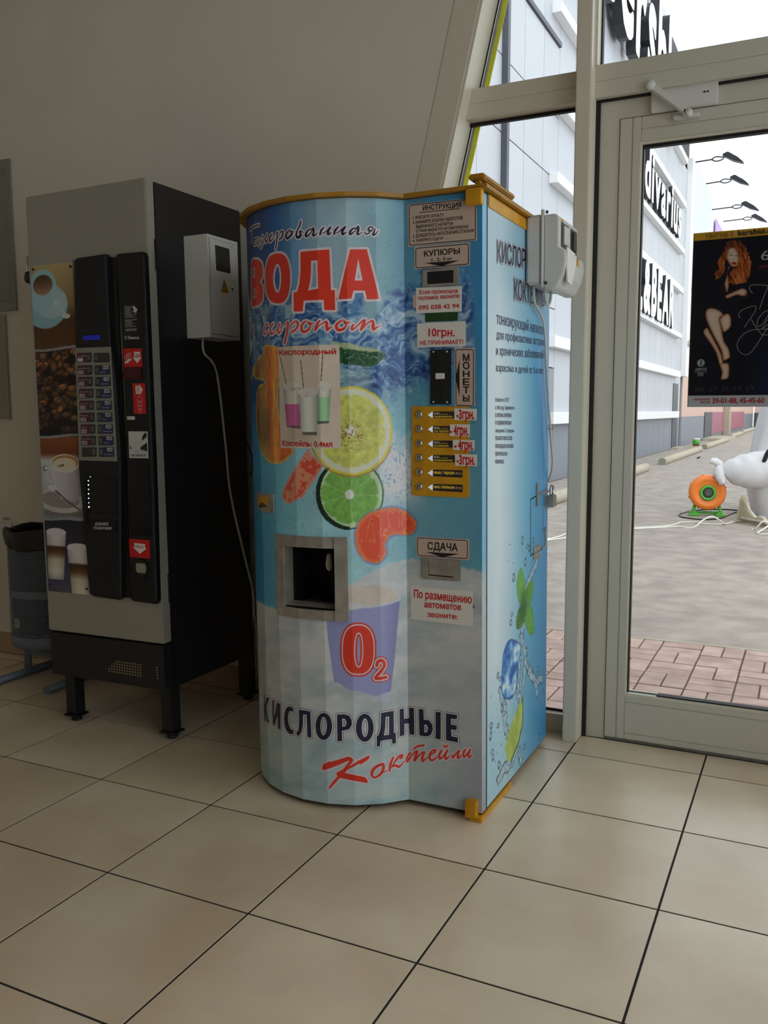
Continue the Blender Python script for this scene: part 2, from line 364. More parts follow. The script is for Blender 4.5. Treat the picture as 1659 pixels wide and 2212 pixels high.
# ------------------------------------------------------------ materials
M = dict(
 wall=mat('painted_plaster', (228,219,203), .9, var=.03, scale=2.5, bump=.15, bscale=300),
 ceil=mat('white_ceiling', (225,222,212), .95, var=.02),
 alu=mat('white_aluminium', (220,212,192), .45, var=.02, scale=3),
 alug=mat('grey_aluminium', (206,200,184), .45, var=.02, scale=3),
 gap=mat('dark_gasket', (22,20,20), .6),
 tile=mat('ceramic_tile', (232,214,184), .26, var=.06, scale=2.6, rgb2=(212,188,158), objvar=.03, detail=8, bump=.03, bscale=60, spec=.5),
 skirt=mat('skirting_tile', (178,150,118), .35, var=.05, scale=5, objvar=.04),
 grout=mat('dark_grout', (40,33,28), .9, var=.1, scale=50),
 silver=mat('silver_paint', (168,164,150), .38, metal=.35, var=.02, scale=40, bump=.05, bscale=900),
 black=mat('black_steel', (24,24,27), .42, var=.08, scale=30, bump=.12, bscale=700),
 blackp=mat('black_plastic', (14,15,19), .3, var=.05, scale=20, bump=.1, bscale=900),
 blackg=mat('glossy_black_plastic', (8,9,13), .12, var=.05),
 bluish=mat('dark_blue_edge_trim', (46,50,62), .3, var=.05),
 grey=mat('grey_plastic', (140,138,125), .5, var=.03),
 white=mat('white_enamel', (222,220,212), .4, var=.02),
 paper=mat('white_paper', (228,222,212), .7, var=.02),
 cream=mat('beige_sticker', (200,176,158), .5, var=.02),
 ink=mat('black_ink', (22,20,24), .5), navy=mat('navy_ink', (26,28,62), .4), red=mat('red_ink', (200,30,32), .5),
 redv=mat('orange_red_vinyl', (226,58,38), .35, var=.02, scale=20), whitev=mat('white_vinyl', (235,232,228), .35, var=.02), pinkv=mat('pinkish_vinyl', (226,212,216), .35),
 sred=mat('red_sticker', (205,22,20), .4), dred=mat('dark_red_plastic', (70,6,12), .25),
 steel=mat('brushed_steel', (176,168,156), .38, metal=.4, var=.14, scale=22, bump=.2, bscale=300),
 chrome=mat('chrome', (205,205,200), .12, metal=1.),
 yellow=mat('yellow_paint', (216,158,20), .45, var=.1, scale=18, rgb2=(196,136,14)), ochre=mat('ochre_paint', (176,124,26), .5, var=.12, scale=15),
 rust=mat('rusty_edge', (70,40,20), .9, var=.2, scale=60),
 cable=mat('pale_cable', (205,202,190), .5), cabled=mat('black_cable', (18,18,18), .5),
 lcdg=mat('green_display', (38,70,34), .2), hole=mat('dark_cavity', (9,10,14), .7),
 cream2=mat('beige_enamel', (158,150,128), .5, var=.03),
 plas=mat('grey_white_plastic', (206,204,198), .35, var=.02), steelb=mat('polished_button', (170,165,158), .2, metal=.9), brown=mat('dark_brown_print', (58,42,40), .3), navyp=mat('deep_blue_vinyl', (22,62,140), .3), navy2=mat('slate_blue_ink', (44,56,92), .4),
 greyk=mat('grey_key', (92,92,84), .4), ventlit=mat('light_through_vents', (190,165,125), .8),
 dim=mat('dark_grey_ink', (58,58,72), .5), pipe=mat('dark_grey_metal', (70,74,82), .5), peach=mat('peach_cladding', (214,180,164), .6), pinkb=mat('pink_reflection', (170,100,116), .5), ban1=mat('pale_blue_banner', (214,228,242), .6), ban2=mat('purple_banner', (186,160,220), .6), ban3=mat('pale_green_banner', (206,238,228), .6), ban4=mat('orange_banner', (250,130,96), .6),
 maroon=mat('maroon_label', (92,34,46), .4), blue=mat('blue_label', (38,46,92), .4), smoke=mat('smoked_plastic', (52,52,48), .3),
 ltgrey=mat('pale_grey_print', (205,203,195), .5),
 binm=mat('grey_blue_metal', (112,122,134), .45, metal=.2, var=.04, scale=10), bag=mat('black_bin_bag', (26,22,22), .3, var=.2, scale=20),
 asph=mat('asphalt', (172,162,152), .95, var=.07, scale=5., rgb2=(148,138,129), bump=.5, bscale=90, detail=14),
 pav=mat('red_paver', (196,168,158), .9, var=.08, scale=9, rgb2=(170,144,134), objvar=.09, bump=.3, bscale=120),
 dirt=mat('sandy_joint', (120,108,92), .95, var=.3, scale=60),
 kerb=mat('concrete', (185,175,155), .9, var=.08, scale=12, bump=.3, bscale=80),
 clad=mat('grey_cladding', (184,187,192), .5, var=.02, scale=.6, objvar=.02), clad2=mat('darker_grey_cladding', (128,133,142), .5, var=.03, scale=.6, objvar=.02),
 cladj=mat('joint_shadow', (70,72,76), .9), whitew=mat('white_cladding', (235,236,236), .5, var=.01),
 letb=mat('black_letter_side', (26,28,36), .5), letw=mat('white_letter_face', (245,245,245), .5),
 orange=mat('orange_plastic', (246,132,48), .4, var=.04), green=mat('green_plastic', (88,176,60), .4), hubg=mat('grey_grille', (90,90,86), .6),
 fabric=mat('white_nylon', (240,238,240), .8, var=.05, scale=5, bump=.3, bscale=30), rope=mat('white_rope', (225,222,210), .8), tarp=mat('cream_tarpaulin', (236,230,212), .8, var=.05, scale=6),
 glass=glass('window_glass', (.95,.97,.98), .8), glassd=glass('door_glass', (.93,.95,.95), .6),
 clear=mat('smoked_window', (60,60,54), .08, var=.3, scale=30),
 yfilm=mat('yellow_edge_tape', (232,232,90), .5),
 led=emis('white_led', (225,240,255), 3.0), lcdb=emis('blue_display', (20,30,150), .25), amber=emis('amber_backlight', (190,160,50), .35), arrow=emis('lit_arrow', (200,215,235), .45),
 print=printed('printed_vinyl', .36, .5), printp=printed('printed_paper', .55, .4), printg=printed('printed_acrylic', .3, .4), printr=printed('poster_print', .6, .1),
)
M['thin_paper'] = mat('poster_paper', (235,232,226), .7)
for k_, a_ in (('yfilm', .55), ('printr', .45), ('thin_paper', .6), ('fabric', .15)): translucent(M[k_], a_)

# measured outlines of the printed artwork, millimetres on each sheet
D={"gaz":[[[802,1764.8,6.2],[761.8,1766,5.5],[726.5,1766,3.9]],[[775.8,1766.8,4.9],[778.8,1750.9,3.7],[784.7,1734.3,2.7],[790.4,1723.8,1.5]],[[733.2,1728.8,2.5],[756.5,1725.4,4.9],[764.6,1714.3,5.2],[750.9,1711.3,3.1],[731.9,1718.6,2.2]],[[729.4,1724.4,3.2],[736.8,1714.4,3.7],[735.3,1706.1,3.2],[723.1,1711,1.5]],[[720,1722.9,1.7],[708.4,1731,3.4],[703,1725.8,3.1],[712.8,1718.1,1.7],[705.1,1714.4,3.7],[709.8,1705.2,3.7],[719.4,1696.1,3.4],[718.2,1700.9,1.2],[699.6,1709.8,1.2]],[[682.7,1730.6,4.7],[691,1720.8,5.5],[688.6,1710,6.4],[676.2,1714.8,2.2],[658.6,1727.9,3.7],[667.6,1715.9,4.7],[666.3,1707.8,4.9],[648,1716.5,1.5]],[[646.1,1720,1.2],[635,1730.7,3.4],[637.3,1715.2,4.7],[639.9,1699.7,4.4],[644.7,1684.5,4.9]],[[632.5,1713.4,1.7],[624.2,1728.1,3],[614.7,1729.9,4.9],[614.3,1718.3,5.5],[623.1,1709.8,4.4],[628.8,1709,3.1]],[[585.9,1729.7,3.1],[597.1,1723.3,5.9],[601.6,1714.3,7.9],[595.9,1707,6.2],[585.6,1711.7,6.8],[577.8,1718.5,5.5],[579.3,1725.2,4.9],[585.9,1729.7,2.5]],[[581,1724.3,4.7],[569.2,1723.3,1.5]],[[548.3,1753,3.4],[552.1,1739.6,4.7],[560,1727.3,4.2],[564.5,1714.5,6.2],[560.5,1706.8,7.1],[552.9,1708.2,8.1],[548.8,1714.4,6.2],[552.6,1720,4.9],[551,1725.9,2.5]],[[551.8,1723.6,4.9],[540.1,1719.5,1.5]],[[509.7,1725.1,2.5],[522,1725.6,3.7],[531.2,1717,6.4],[532.8,1708.8,6.9],[526.6,1708.2,4.7],[515.3,1717.3,2.5],[508.2,1728.5,5.2],[506.8,1719,5.7],[509.8,1709.2,6.6],[504.6,1707.2,4.7],[494.9,1714.3,1.8]],[[475.5,1728.5,3.1],[483.7,1721.2,5.9],[487.2,1713.7,5.4],[487.7,1707.2,4.2]],[[487,1711.3,1.7],[475.8,1713.2,2.5],[465.8,1720.5,2.7],[457,1728.3,5.2],[463.3,1719.2,6.9],[464.8,1709.2,6.9],[459.8,1709.6,4.7],[453.5,1714.4,1.5]],[[433.5,1728.5,3.4],[441.7,1720.6,6.4],[445.9,1713.1,5.4],[446.2,1706.7,4.2]],[[446.2,1710.2,1.7],[435,1712.4,2.5],[425,1719.9,3],[414.4,1726.5,5.7],[422.6,1715.7,6.9],[420.9,1706.8,6.9],[415.3,1709.7,3.7],[409.1,1712.8,1.7]],[[379.3,1723.4,2.7],[391.4,1722.8,4.2],[400,1713.9,6.9],[400.7,1706.8,6.4],[394.6,1708.6,4.7],[383.6,1719.3,2.5],[377.4,1728.7,5.2],[376.3,1720.5,6.4],[379.5,1710.5,6.9],[378.4,1705.8,5.2],[371.7,1708.5,3],[364.3,1713,1.5]],[[358.3,1712.4,3],[355.3,1707.7,3.7],[348.6,1708.4,3.7],[342.5,1714.3,3],[335.7,1719.7,2.5],[335,1725.5,3.2],[341.1,1727.8,3.2],[347.8,1722.5,5.2],[345.8,1716.6,4.9],[337.6,1717.3,3.4]],[[329,1722.1,3.1],[331.6,1713.2,4.4],[334.7,1705.5,5.9],[328,1707.1,3.9],[318.1,1717.5,2.2]]],
"sir":[[[788.1,1472.8,3],[796.9,1465.8,3.2],[789.7,1456.1,3.2],[798.8,1446.5,3.2],[800.4,1440.1,2.5]],[[688.3,1467.6,4.9],[700.6,1468.6,4.2],[709.7,1460.6,5.7],[714.5,1449.5,6.6],[712,1439.8,5.2],[702,1442.2,4.2],[686.8,1449.9,1.5]],[[661.5,1467.2,4.9],[672.9,1457.5,6.2],[674.7,1445.1,7.4],[668.3,1436.8,5.9],[655.4,1443,3.1],[639.5,1456.1,3.7],[634.8,1465.1,4.7],[641.3,1453.8,5.5],[642.1,1440.2,7.1],[636.6,1438.6,4.9],[624,1448.9,1.8]],[[621.2,1455.5,1.5],[609.8,1462.1,3.7],[600.1,1467.6,4.7],[602.9,1452.4,7.4],[605.4,1436.6,6.2],[611.1,1422.1,6.8],[616.7,1407,7.6]],[[596.6,1444,1.7],[588.5,1458.2,3.4],[575.4,1467.7,4.4],[566.2,1464.6,7.1],[566.2,1453.6,6.4],[574.5,1443.1,5.7],[586.6,1436.6,5.7]],[[536.5,1466.8,3.1],[547.1,1462.4,5.9],[553.9,1450.6,7.4],[551.8,1438.9,8.1],[542.8,1436.1,7.1],[531.5,1441,6.4],[524.4,1448,4.7],[522.8,1454.5,3.1]],[[531.2,1464.1,4.7],[527.6,1458.4,7.4],[514.4,1460.2,1.7]],[[493,1466.7,3.9],[499.4,1458.8,6.9],[506.6,1447.1,6.2],[508.8,1438.7,5.7]],[[508.1,1439.9,4.9],[499.6,1448,3.7],[491.2,1454.2,3],[481.4,1459.9,3.9],[473.8,1462.7,5.4],[473.1,1451.8,9.6],[472.4,1438.5,7.4],[466,1443.2,5.5],[455.9,1448.4,1.5]],[[425.7,1465.6,3.1],[435.7,1460.4,5.9],[444.6,1451.1,8.1],[442.9,1440.8,9.1],[434.9,1437,8.1],[423.6,1440.3,6.9],[416.6,1447.9,4.3],[414.7,1453.9,2.5]],[[421.4,1462.5,5.5],[417.7,1456.9,7.4],[403.4,1459,1.7]],[[395,1451.2,5.9],[400,1444,5.9],[398.9,1437.4,5.9],[391.5,1442.2,4.2],[380.3,1451.4,3.7],[369.1,1462,4.7],[361.1,1465,5.4],[365.6,1453.6,8.4],[371.3,1441.6,7.1],[373.2,1436.1,5.4],[365.7,1443.9,3.7],[354.5,1454.7,3.4],[343.4,1461.9,4.7],[337.9,1462.5,4.9],[337.4,1449.9,9.6],[337.6,1437.9,7.1],[330.2,1442.1,4.7],[316.5,1449.6,1.7]]],
"kok":[[[322.6,127.6,6.2],[338.2,123.5,7.7],[353.9,112.2,9.7],[359.5,97.2,8.1],[352.7,85.6,5.9],[335.5,92.8,7.7],[325.2,105.9,8.3],[321.9,121.1,8.3],[328.8,127.9,5.9]],[[329.2,98.1,5.3],[308.7,106.6,2.2]],[[291.1,142.7,6.8],[299.9,123.8,8.6],[302.5,106.2,6.8],[301.8,98.9,3.7]],[[299.3,109.3,3],[285,128.6,5.6],[273.9,141.7,6.8],[262.9,147.5,6.8],[262.2,141,8.3],[267.7,136.5,5.9]],[[293,115.4,6.6],[282,116.3,7.4],[272.7,110.9,8.1],[263.2,116.8,4.4],[252.1,127.5,2.2]],[[221.4,166.1,4.7],[207,177.2,6.2],[187.6,183.1,6.2]],[[234.3,151.1,6.2],[245.1,136.8,7.1],[244.1,123,7.1],[232.7,139.3,4.4],[219,155.2,5],[209.6,160.7,6.5],[215.7,143.7,8.3],[219.2,129.4,7.4],[207.2,145.1,5],[193.7,158.5,5],[185.3,161.8,5.6],[192.9,145.8,8.3],[193,132.2,7.4],[185.4,137.4,5],[175.3,147.1,2.7]],[[166.1,155.8,3.5],[151.1,167.8,5],[150.2,174.3,6.8],[158.5,171.3,5],[167.7,157.9,7.1],[169,144.9,7.7],[161.7,139,6.5],[150.4,146.4,5],[142,154.9,3]],[[128.7,176.1,6.2],[136.7,161.4,7.1],[134.6,149,7.1],[123.9,158.7,4.4],[109.1,180.8,5.6],[117,164.6,6.5],[115.4,151.4,7.1],[101.8,163.6,2.7]],[[120.8,193.6,5],[117.2,188.2,5.6],[108.7,195.1,5]],[[94.4,169.5,3],[92.5,159.1,6.8],[83.1,173.2,4.1],[71.7,185.2,5.6],[76.6,171.1,6.5],[75.8,160.3,6.5],[65.3,171.1,3]],[[52.4,191.5,5.6],[58.5,178.7,6.5],[56.5,167.3,6.5],[47.6,177.4,4.1],[36.4,194,5],[42.5,179.8,5.9],[40.4,168.4,5.9],[31.3,178.2,2.7]]],
"kokK":[[[511.5,124.1],[490.3,136.1],[487,134.6],[459.8,143.5],[431.2,154.1],[421.8,152.7],[414.8,145],[419.7,135.1],[429.4,122.5],[400,141.8],[365.7,157],[365,149.8],[373.7,140.6],[392.5,129.9],[398.6,132.1],[422.3,118.9],[435.1,111],[443.2,101.7],[410.1,96.7],[380.6,88.6],[373,79.3],[371.3,68.7],[413.5,78.3],[457.7,85.6],[473.1,67.8],[488.6,49.8],[493.9,48.1],[493.4,53.1],[480.2,72.2],[465.6,89.2],[468.9,97.1],[466.9,102.1],[446.9,113.6],[436.4,127.8],[426.7,141.2],[431.5,140.9],[469.7,122.1],[510.1,105.3],[515.3,108.1]]],
"voda":[[[[794.7,1665.3],[777.8,1671.5],[735,1664.7],[715.4,1651.7],[710.1,1634],[713.8,1609.9],[730.5,1598],[715.2,1583.7],[711.3,1563.2],[717.3,1542.1],[742.2,1529.2],[799.8,1531],[807.2,1539.9],[803.3,1603.2]],[[776.6,1648.4],[759.7,1644.2],[756.6,1628.2],[764.9,1613.7],[782.1,1616.1]],[[779.2,1585.7],[761.1,1581.8],[755.8,1565.4],[766.4,1550.9],[784.6,1554.7]]],[[[588.5,1592.7],[589.5,1577.9],[591.5,1565.6],[594.6,1554.7],[598.6,1545.3],[603.7,1537.4],[609.8,1531.3],[617,1527],[625.7,1524.8],[638.7,1524.9],[652.3,1527.1],[664.1,1531.3],[673.8,1537.2],[681.8,1544.9],[688.3,1554],[693.2,1564.6],[696.5,1576.5],[698.2,1589.5],[698.2,1604.8],[696.7,1619.9],[693.7,1632.3],[689.3,1643.1],[683.4,1652.3],[676.2,1659.7],[667.6,1665.1],[657.5,1668.6],[646.8,1670],[633.8,1669.5],[620.9,1667.1],[612.5,1663.2],[605.7,1657.6],[600.1,1650.3],[595.6,1641.6],[592.1,1631.5],[589.8,1620.1],[588.6,1607.5]],[[623.9,1596.2],[624.6,1586.9],[626,1578.1],[628.2,1570.3],[630.9,1563.8],[634.1,1559.1],[637.5,1556.2],[641.1,1555.5],[644.6,1556.9],[647.8,1560.3],[650.9,1565.7],[654,1572.8],[656.3,1581.1],[657.5,1590.3],[657.6,1599.8],[656.6,1609.1],[654.5,1617.8],[651.5,1625.5],[648.4,1631.8],[645.2,1636.5],[641.8,1639.3],[638.2,1639.9],[634.7,1638.5],[631.5,1635],[628.7,1629.7],[626.4,1622.8],[624.8,1614.6],[624,1605.6]]],[[[551.6,1665],[504.9,1665.1],[461.6,1666.2],[460,1604.7],[458.6,1551.2],[447.2,1551.4],[447.3,1494.7],[479.6,1495.7],[480.6,1524.4],[513.9,1525.3],[544,1525.9],[548.9,1495.4],[578.1,1496.4],[577.3,1551.2],[565.5,1552.3],[557.3,1575.1],[552.3,1610.4]],[[517.4,1637.3],[497.1,1637.2],[496.9,1600.5],[496.2,1556.8],[529.3,1553.6],[522.2,1578.6],[518.9,1602]]],[[[401.1,1664.1],[376.9,1664.5],[352.9,1664.9],[335.2,1594.2],[318.9,1525.1],[354.2,1523.6],[359.9,1548.7],[393,1548.6],[399.4,1525.7],[437.5,1524.6],[419.5,1594.5]],[[378.1,1639.4],[366.4,1577.1],[389,1577.1]]]],
"kis":[[[[786.8,290.8],[778.4,291.2],[777.3,256.2],[751.9,292.6],[736.7,295],[764.7,249.6],[742.1,209],[756.6,207.5],[775.1,233.9],[777.9,201.8],[789.2,201.3],[789.2,248.4]]],[[[721.8,291.8],[710.5,291.5],[710.1,236.6],[693.7,288.6],[671.4,290.2],[672.5,250.6],[675.3,205.3],[690.9,204],[691.3,245.6],[710.7,207.4],[720.8,209.1],[722,247.8]]],[[[615.2,286.4],[624.3,290.6],[634.9,289.5],[645.8,282.4],[654.2,265.5],[657.7,244.4],[656,224.7],[648.2,208.6],[636.5,200.1],[617.8,202],[616.8,217.3],[627.9,216.9],[635.6,227.3],[639.8,244.5],[638.5,260.8],[632.8,273],[626.1,276.3],[617.7,273]]],[[[592.9,287.8],[569.5,288.4],[550.7,287.3],[550,245.6],[549.2,203.9],[563.2,204.4],[563.6,243.9],[564.8,275.3],[576.4,274.2],[577.9,241.3],[583.2,218.4],[594.1,203.1],[603.3,202.2],[605.6,212.6],[596.8,219.5],[593.1,238.2],[591.8,264.2]]],[[[479,248.2],[479.6,239.8],[481.2,231.7],[483.7,224.1],[487,217.5],[491.3,211.6],[496.3,206.9],[501.6,203.7],[507.1,202.2],[512.6,202.2],[517.8,204],[522.6,207.3],[526.8,212.2],[530.2,218.3],[532.6,225.4],[534,233.4],[534.4,241.8],[533.7,250.3],[531.9,258.6],[529.1,266.5],[525.4,273.4],[521,279.4],[516.1,284],[510.7,287.1],[505.2,288.6],[499.8,288.4],[494.6,286.6],[489.8,283.3],[485.9,278.3],[482.9,271.9],[480.6,264.6],[479.3,256.6]],[[495.9,247.8],[496.5,240.1],[497.7,232.9],[499.5,226.5],[501.8,221.5],[504.4,218.3],[507.2,216.9],[509.9,217.5],[512.4,220.1],[514.6,224.5],[516.1,230.4],[517,237.4],[517.2,245],[516.7,252.7],[515.5,259.9],[513.7,266.2],[511.3,271.2],[508.7,274.4],[505.9,275.8],[503.2,275.1],[500.7,272.5],[498.6,268.1],[497,262.3],[496.1,255.3]]],[[[463.3,285.9],[441.2,287.8],[425.9,283.6],[417.5,270.4],[417.7,254.8],[426.6,240.8],[448.8,234.9],[448.4,202.3],[463.8,201.6],[463.4,245]],[[447.5,273.9],[439.5,273.7],[433.5,261.9],[438,249.6],[447.2,248.1]]],[[[351.4,243.4],[352,234.8],[353.7,226.5],[356.3,219],[359.8,212.4],[364,207],[368.8,203.2],[374,200.9],[379.4,200.3],[384.7,201.4],[389.8,204.1],[394.5,208.5],[398.5,214.2],[401.8,221.1],[404.2,228.9],[405.7,237.3],[406.1,245.9],[405.4,254.5],[403.7,262.8],[401.1,270.3],[397.6,276.9],[393.4,282.2],[388.6,286.1],[383.5,288.3],[378.1,289],[372.8,287.9],[367.7,285.1],[363,280.8],[359,275.2],[355.6,268.3],[353.2,260.5],[351.8,252.1]],[[368.2,244.8],[368.6,237.3],[369.7,230.3],[371.3,224.3],[373.4,219.7],[375.8,216.9],[378.4,216],[380.9,217.1],[383.2,220.2],[385.2,224.9],[386.7,231],[387.6,238.1],[387.8,245.7],[387.3,253.2],[386.3,260.2],[384.6,266.2],[382.5,270.7],[380.1,273.5],[377.6,274.4],[375,273.3],[372.7,270.3],[370.8,265.5],[369.3,259.4],[368.4,252.4]]],[[[328.6,289.7],[307.8,290.6],[287.8,291.6],[287.7,251.6],[287.6,221.3],[281.9,221],[281.3,187.7],[292.7,186.3],[295.4,202.2],[313.5,201.8],[330.7,201.5],[332.8,183.6],[342.8,183.1],[342.8,216.3],[336.7,220.9],[331.2,238.2],[329,261.5]],[[313.7,274.4],[303.2,274.8],[303.2,244.6],[303.5,217.7],[320,217.8],[315.5,243.3]]],[[[268.8,293.5],[254.5,295.1],[253.8,261.5],[236.3,262.3],[237.1,295.4],[219.5,296.8],[219.3,252.1],[219.2,211.1],[235.8,210.6],[237.5,244.6],[253,244.9],[253.4,208.7],[268.7,207.6],[268.8,250.6]]],[[[204.1,296],[187.7,296.4],[187,264.6],[169.7,265.1],[158.6,253.2],[156.7,238],[163.9,219.5],[176.1,212.8],[201.7,211.8],[203.4,254.4]],[[185,249.3],[177.9,249.4],[172.9,239.5],[177,226.3],[185.2,224.1]]],[[[147.7,295.2],[131.2,295.6],[131,253.4],[131.6,210],[148.7,210.2],[148.3,252.8]]],[[[114.2,295.1],[77.6,294.5],[78.7,281.1],[98.4,280.2],[97.5,262.1],[78.7,262],[79.7,246.6],[97.5,246.8],[96.6,225.9],[75.8,225.3],[75.9,209],[114.6,210.7],[114.6,253.9]]]],
"o2":[[[[340,487],[341,466.3],[343.1,451.5],[346.6,439],[351.3,428.4],[357.3,419.7],[364.4,412.9],[372.7,408.2],[382.5,405.5],[396,405],[409.5,406.4],[419.4,409.1],[427.7,413.9],[434.7,420.7],[440.5,429.4],[445,440],[448.1,452.6],[449.9,467.4],[450.2,488.1],[449.2,508.8],[446.9,523.8],[443.3,536.4],[438.5,547.2],[432.5,556.2],[425.3,563.4],[416.8,568.6],[407,571.9],[393.5,572.4],[380.1,571],[370.5,567.6],[362.3,562.3],[355.4,555.1],[349.8,546.1],[345.4,535.3],[342.2,522.6],[340.4,507.7]],[[388.8,487.6],[389.3,472.8],[390.1,461.2],[391.2,452.5],[392.5,447],[394.2,445.2],[395.8,447.1],[397.1,452.7],[397.9,461.5],[398.4,473.1],[398.3,487.9],[397.9,502.7],[397.1,514.2],[396,522.9],[394.6,528.3],[393,530.1],[391.3,528.2],[390.1,522.7],[389.3,513.9],[388.8,502.3]]],[[[344.8,487.2],[345.7,467.7],[347.7,453.7],[350.8,441.9],[355.1,431.9],[360.6,423.8],[367.1,417.4],[374.7,412.9],[383.6,410.4],[395.9,409.9],[408.3,411.2],[417.3,413.8],[424.8,418.3],[431.3,424.7],[436.5,432.9],[440.6,443],[443.5,454.8],[445.1,468.8],[445.4,488.3],[444.4,507.8],[442.3,521.8],[439,533.8],[434.6,544],[429.1,552.4],[422.6,559.1],[414.9,564],[405.9,567.1],[393.6,567.6],[381.3,566.2],[372.6,563.1],[365.1,558.1],[358.8,551.4],[353.7,542.9],[349.6,532.7],[346.8,520.7],[345.2,506.6]],[[382.9,487.3],[383.6,470.1],[385.2,456.5],[387.6,446.3],[390.6,440],[394.3,437.9],[398,440.2],[400.8,446.8],[402.9,457.2],[404.1,470.8],[404.3,488.1],[403.5,505.4],[402,518.9],[399.6,529],[396.6,535.3],[392.9,537.4],[389.2,535.1],[386.4,528.6],[384.3,518.2],[383.1,504.7]]],[[[348.4,487.3],[349.2,468.9],[351,455.7],[354,444.5],[358,435],[363,427.3],[369.1,421.3],[376.1,417],[384.4,414.6],[395.9,414.2],[407.3,415.5],[415.7,417.9],[422.7,422.2],[428.6,428.3],[433.5,436],[437.3,445.5],[440,456.7],[441.5,470],[441.7,488.4],[440.8,506.8],[438.9,520.1],[435.9,531.4],[431.8,541.1],[426.7,549.1],[420.5,555.4],[413.4,560.1],[405,562.9],[393.7,563.4],[382.3,562.1],[374.1,559.1],[367.2,554.4],[361.4,548],[356.6,540],[352.9,530.3],[350.2,519],[348.7,505.7]],[[379.3,487.2],[380.2,468.2],[382.3,453.4],[385.4,442.2],[389.4,435.2],[394.4,433],[399.3,435.6],[403.1,442.9],[405.9,454.3],[407.5,469.2],[407.9,488.2],[406.9,507.2],[404.8,522],[401.7,533.1],[397.8,540],[392.8,542.2],[387.9,539.7],[384.1,532.5],[381.3,521.1],[379.7,506.2]]]],
"two":[[[339.5,437,11.5],[335.7,450.3,11.5],[323.7,452.9,11.5],[315.5,440.3,11.5],[324.1,422.3,11.5],[343.5,398.6,11.5],[311.2,399.1,11.5]]],
"reg":{"orange":[[715.6,1404.8],[655.1,1400.7],[641.9,1366],[647.7,1195.2],[594.8,1095.3],[604.1,1073.2],[653.7,1046.9],[720.6,1057.5],[775.6,1114.5],[791.2,1196.2],[771.8,1277.1],[714.8,1297.5],[792,1310.2],[823,1334.4],[729.3,1380.4]],
"grape":[[541.3,1089.5],[527.6,1077.2],[493.6,1046.7],[508,1021.8],[540.4,977.7],[565.8,949],[617.3,927.6],[640.8,942.4],[637.8,968],[615,1000.6],[579.3,1045.6]],
"tang":[[397,847.9],[384.9,877.1],[352.3,902.8],[299.3,916.3],[252.2,909.3],[214.9,880.5],[207.5,857.3],[228.2,832.7],[282.5,833.2],[306.4,810.2],[306.8,774.6],[330.8,751.5],[360.2,755.2],[383.4,776.6],[397.6,812.5]],
"cuc":[[436.9,1385.5],[351.8,1374.1],[306.2,1372.4],[300.2,1363.4],[334.1,1330.6],[364.5,1332.3],[437.7,1342.1]],
"cucpale":[[461.3,1403.9],[405.9,1399.7],[345.6,1384.5],[312.2,1373.9],[315.3,1369.4],[437,1381]],
"cup":[[492,577.8],[421.6,609.8],[263.7,629.4],[273.6,539],[283.6,442],[296.6,350.5],[341.9,340.3],[353.8,343.8],[389.5,360.7],[425.6,363.7],[455.7,384.1],[470.9,386.6],[484.1,493.2]],
"cupbot":[[353.9,340.8],[296.6,353.6],[303,316.9],[327.1,324.2]],
"cuprim":[[422.5,627.8],[362.1,614.8],[290.7,624.4],[261.9,634.2],[263.6,644.5],[290.2,672.4],[337.5,686],[421.7,678.8]],
"snow":[[785.5,594],[684.6,593.9],[494.8,629.5],[421.7,685.4],[365.1,718.4],[294.7,748.8],[222.7,758.1],[117.7,759],[2,733.5]]},"pt":{"lemon":[407.2,1145.2],
"lemonx":[283.4,1143.6],
"lemony":[405.2,1273.9],
"lime":[414.4,958.5],
"limex":[313.3,956.6],
"limey":[412.7,1064.6],
"splashT":[447.1,1641.7],
"splashB":[289.9,1186],
"blueL":[815.5,1041.8]},"disp":[[670.8,831.2],[420.7,831.8],[422.1,577.3],[668.6,580.2],[605.3,793.4],[461,799.1],[461.7,624.9],[605.4,627]],
"lockw":[[794.4,953.3],[678.8,952.4],[681.6,892.8],[794.4,896.3],[779.4,944],[709.7,943.2],[711.3,910.9],[783.2,903.3]],
"milk":[[645.1,1398.6],[436.8,1395],[436.4,1095],[642.3,1095.3]],
"milkt":[[638.1,1388],[446.8,1383.9],[638.7,1372.7],[635,1119],[462.9,1115.6],[634.7,1102.6]],
"milkg":[[[626.7,1278.9],[559.6,1274],[565,1152.8],[616.4,1159.1]],[[570.7,1259],[502.7,1260.6],[509.7,1134.2],[557.7,1134.3]],[[502.5,1272.7],[463.7,1275],[471.9,1169.1],[508.3,1166.3]],[[635.5,1364.2],[614.4,1287.8]],[[558.6,1353.1],[550.9,1270.8]],[[486.8,1367.1],[493.4,1293.7]]],
"st":{"ins":[[227.9,1793.9],[16.7,1789.5],[14.9,1673.5],[226,1675.1]],
"insb":[[222.3,1791],[20.1,1786.8],[20.1,1676.5],[222.2,1679]],
"kup":[[207.4,1673.4],[36.5,1670.7],[36.6,1607.1],[207.2,1609.5]],
"kupb":[[202.3,1668.6],[40.4,1666.2],[40.4,1610.9],[202.7,1613.1]],
"kupt":[[175.7,1625.1],[67.5,1623.5],[121.2,1611.7]],
"slotf":[[180.3,1605],[68.3,1605.8],[68.4,1555.4],[180.6,1557]],
"slot":[[164.9,1598.2],[84.3,1597.3],[84.4,1562.5],[164.7,1563.8]],
"tel":[[202.8,1556.9],[60.6,1552.3],[61.5,1481.5],[202.7,1484]],
"tape":[[212.7,1537.6],[201.9,1538.5],[202.2,1500.1],[213,1500.8]],
"lcd":[[174.9,1483.4],[73.2,1480.6],[74,1456],[174.3,1457.6]],
"ten":[[200.3,1454.7],[49.5,1453.7],[49.6,1384.1],[199.8,1385.6]],
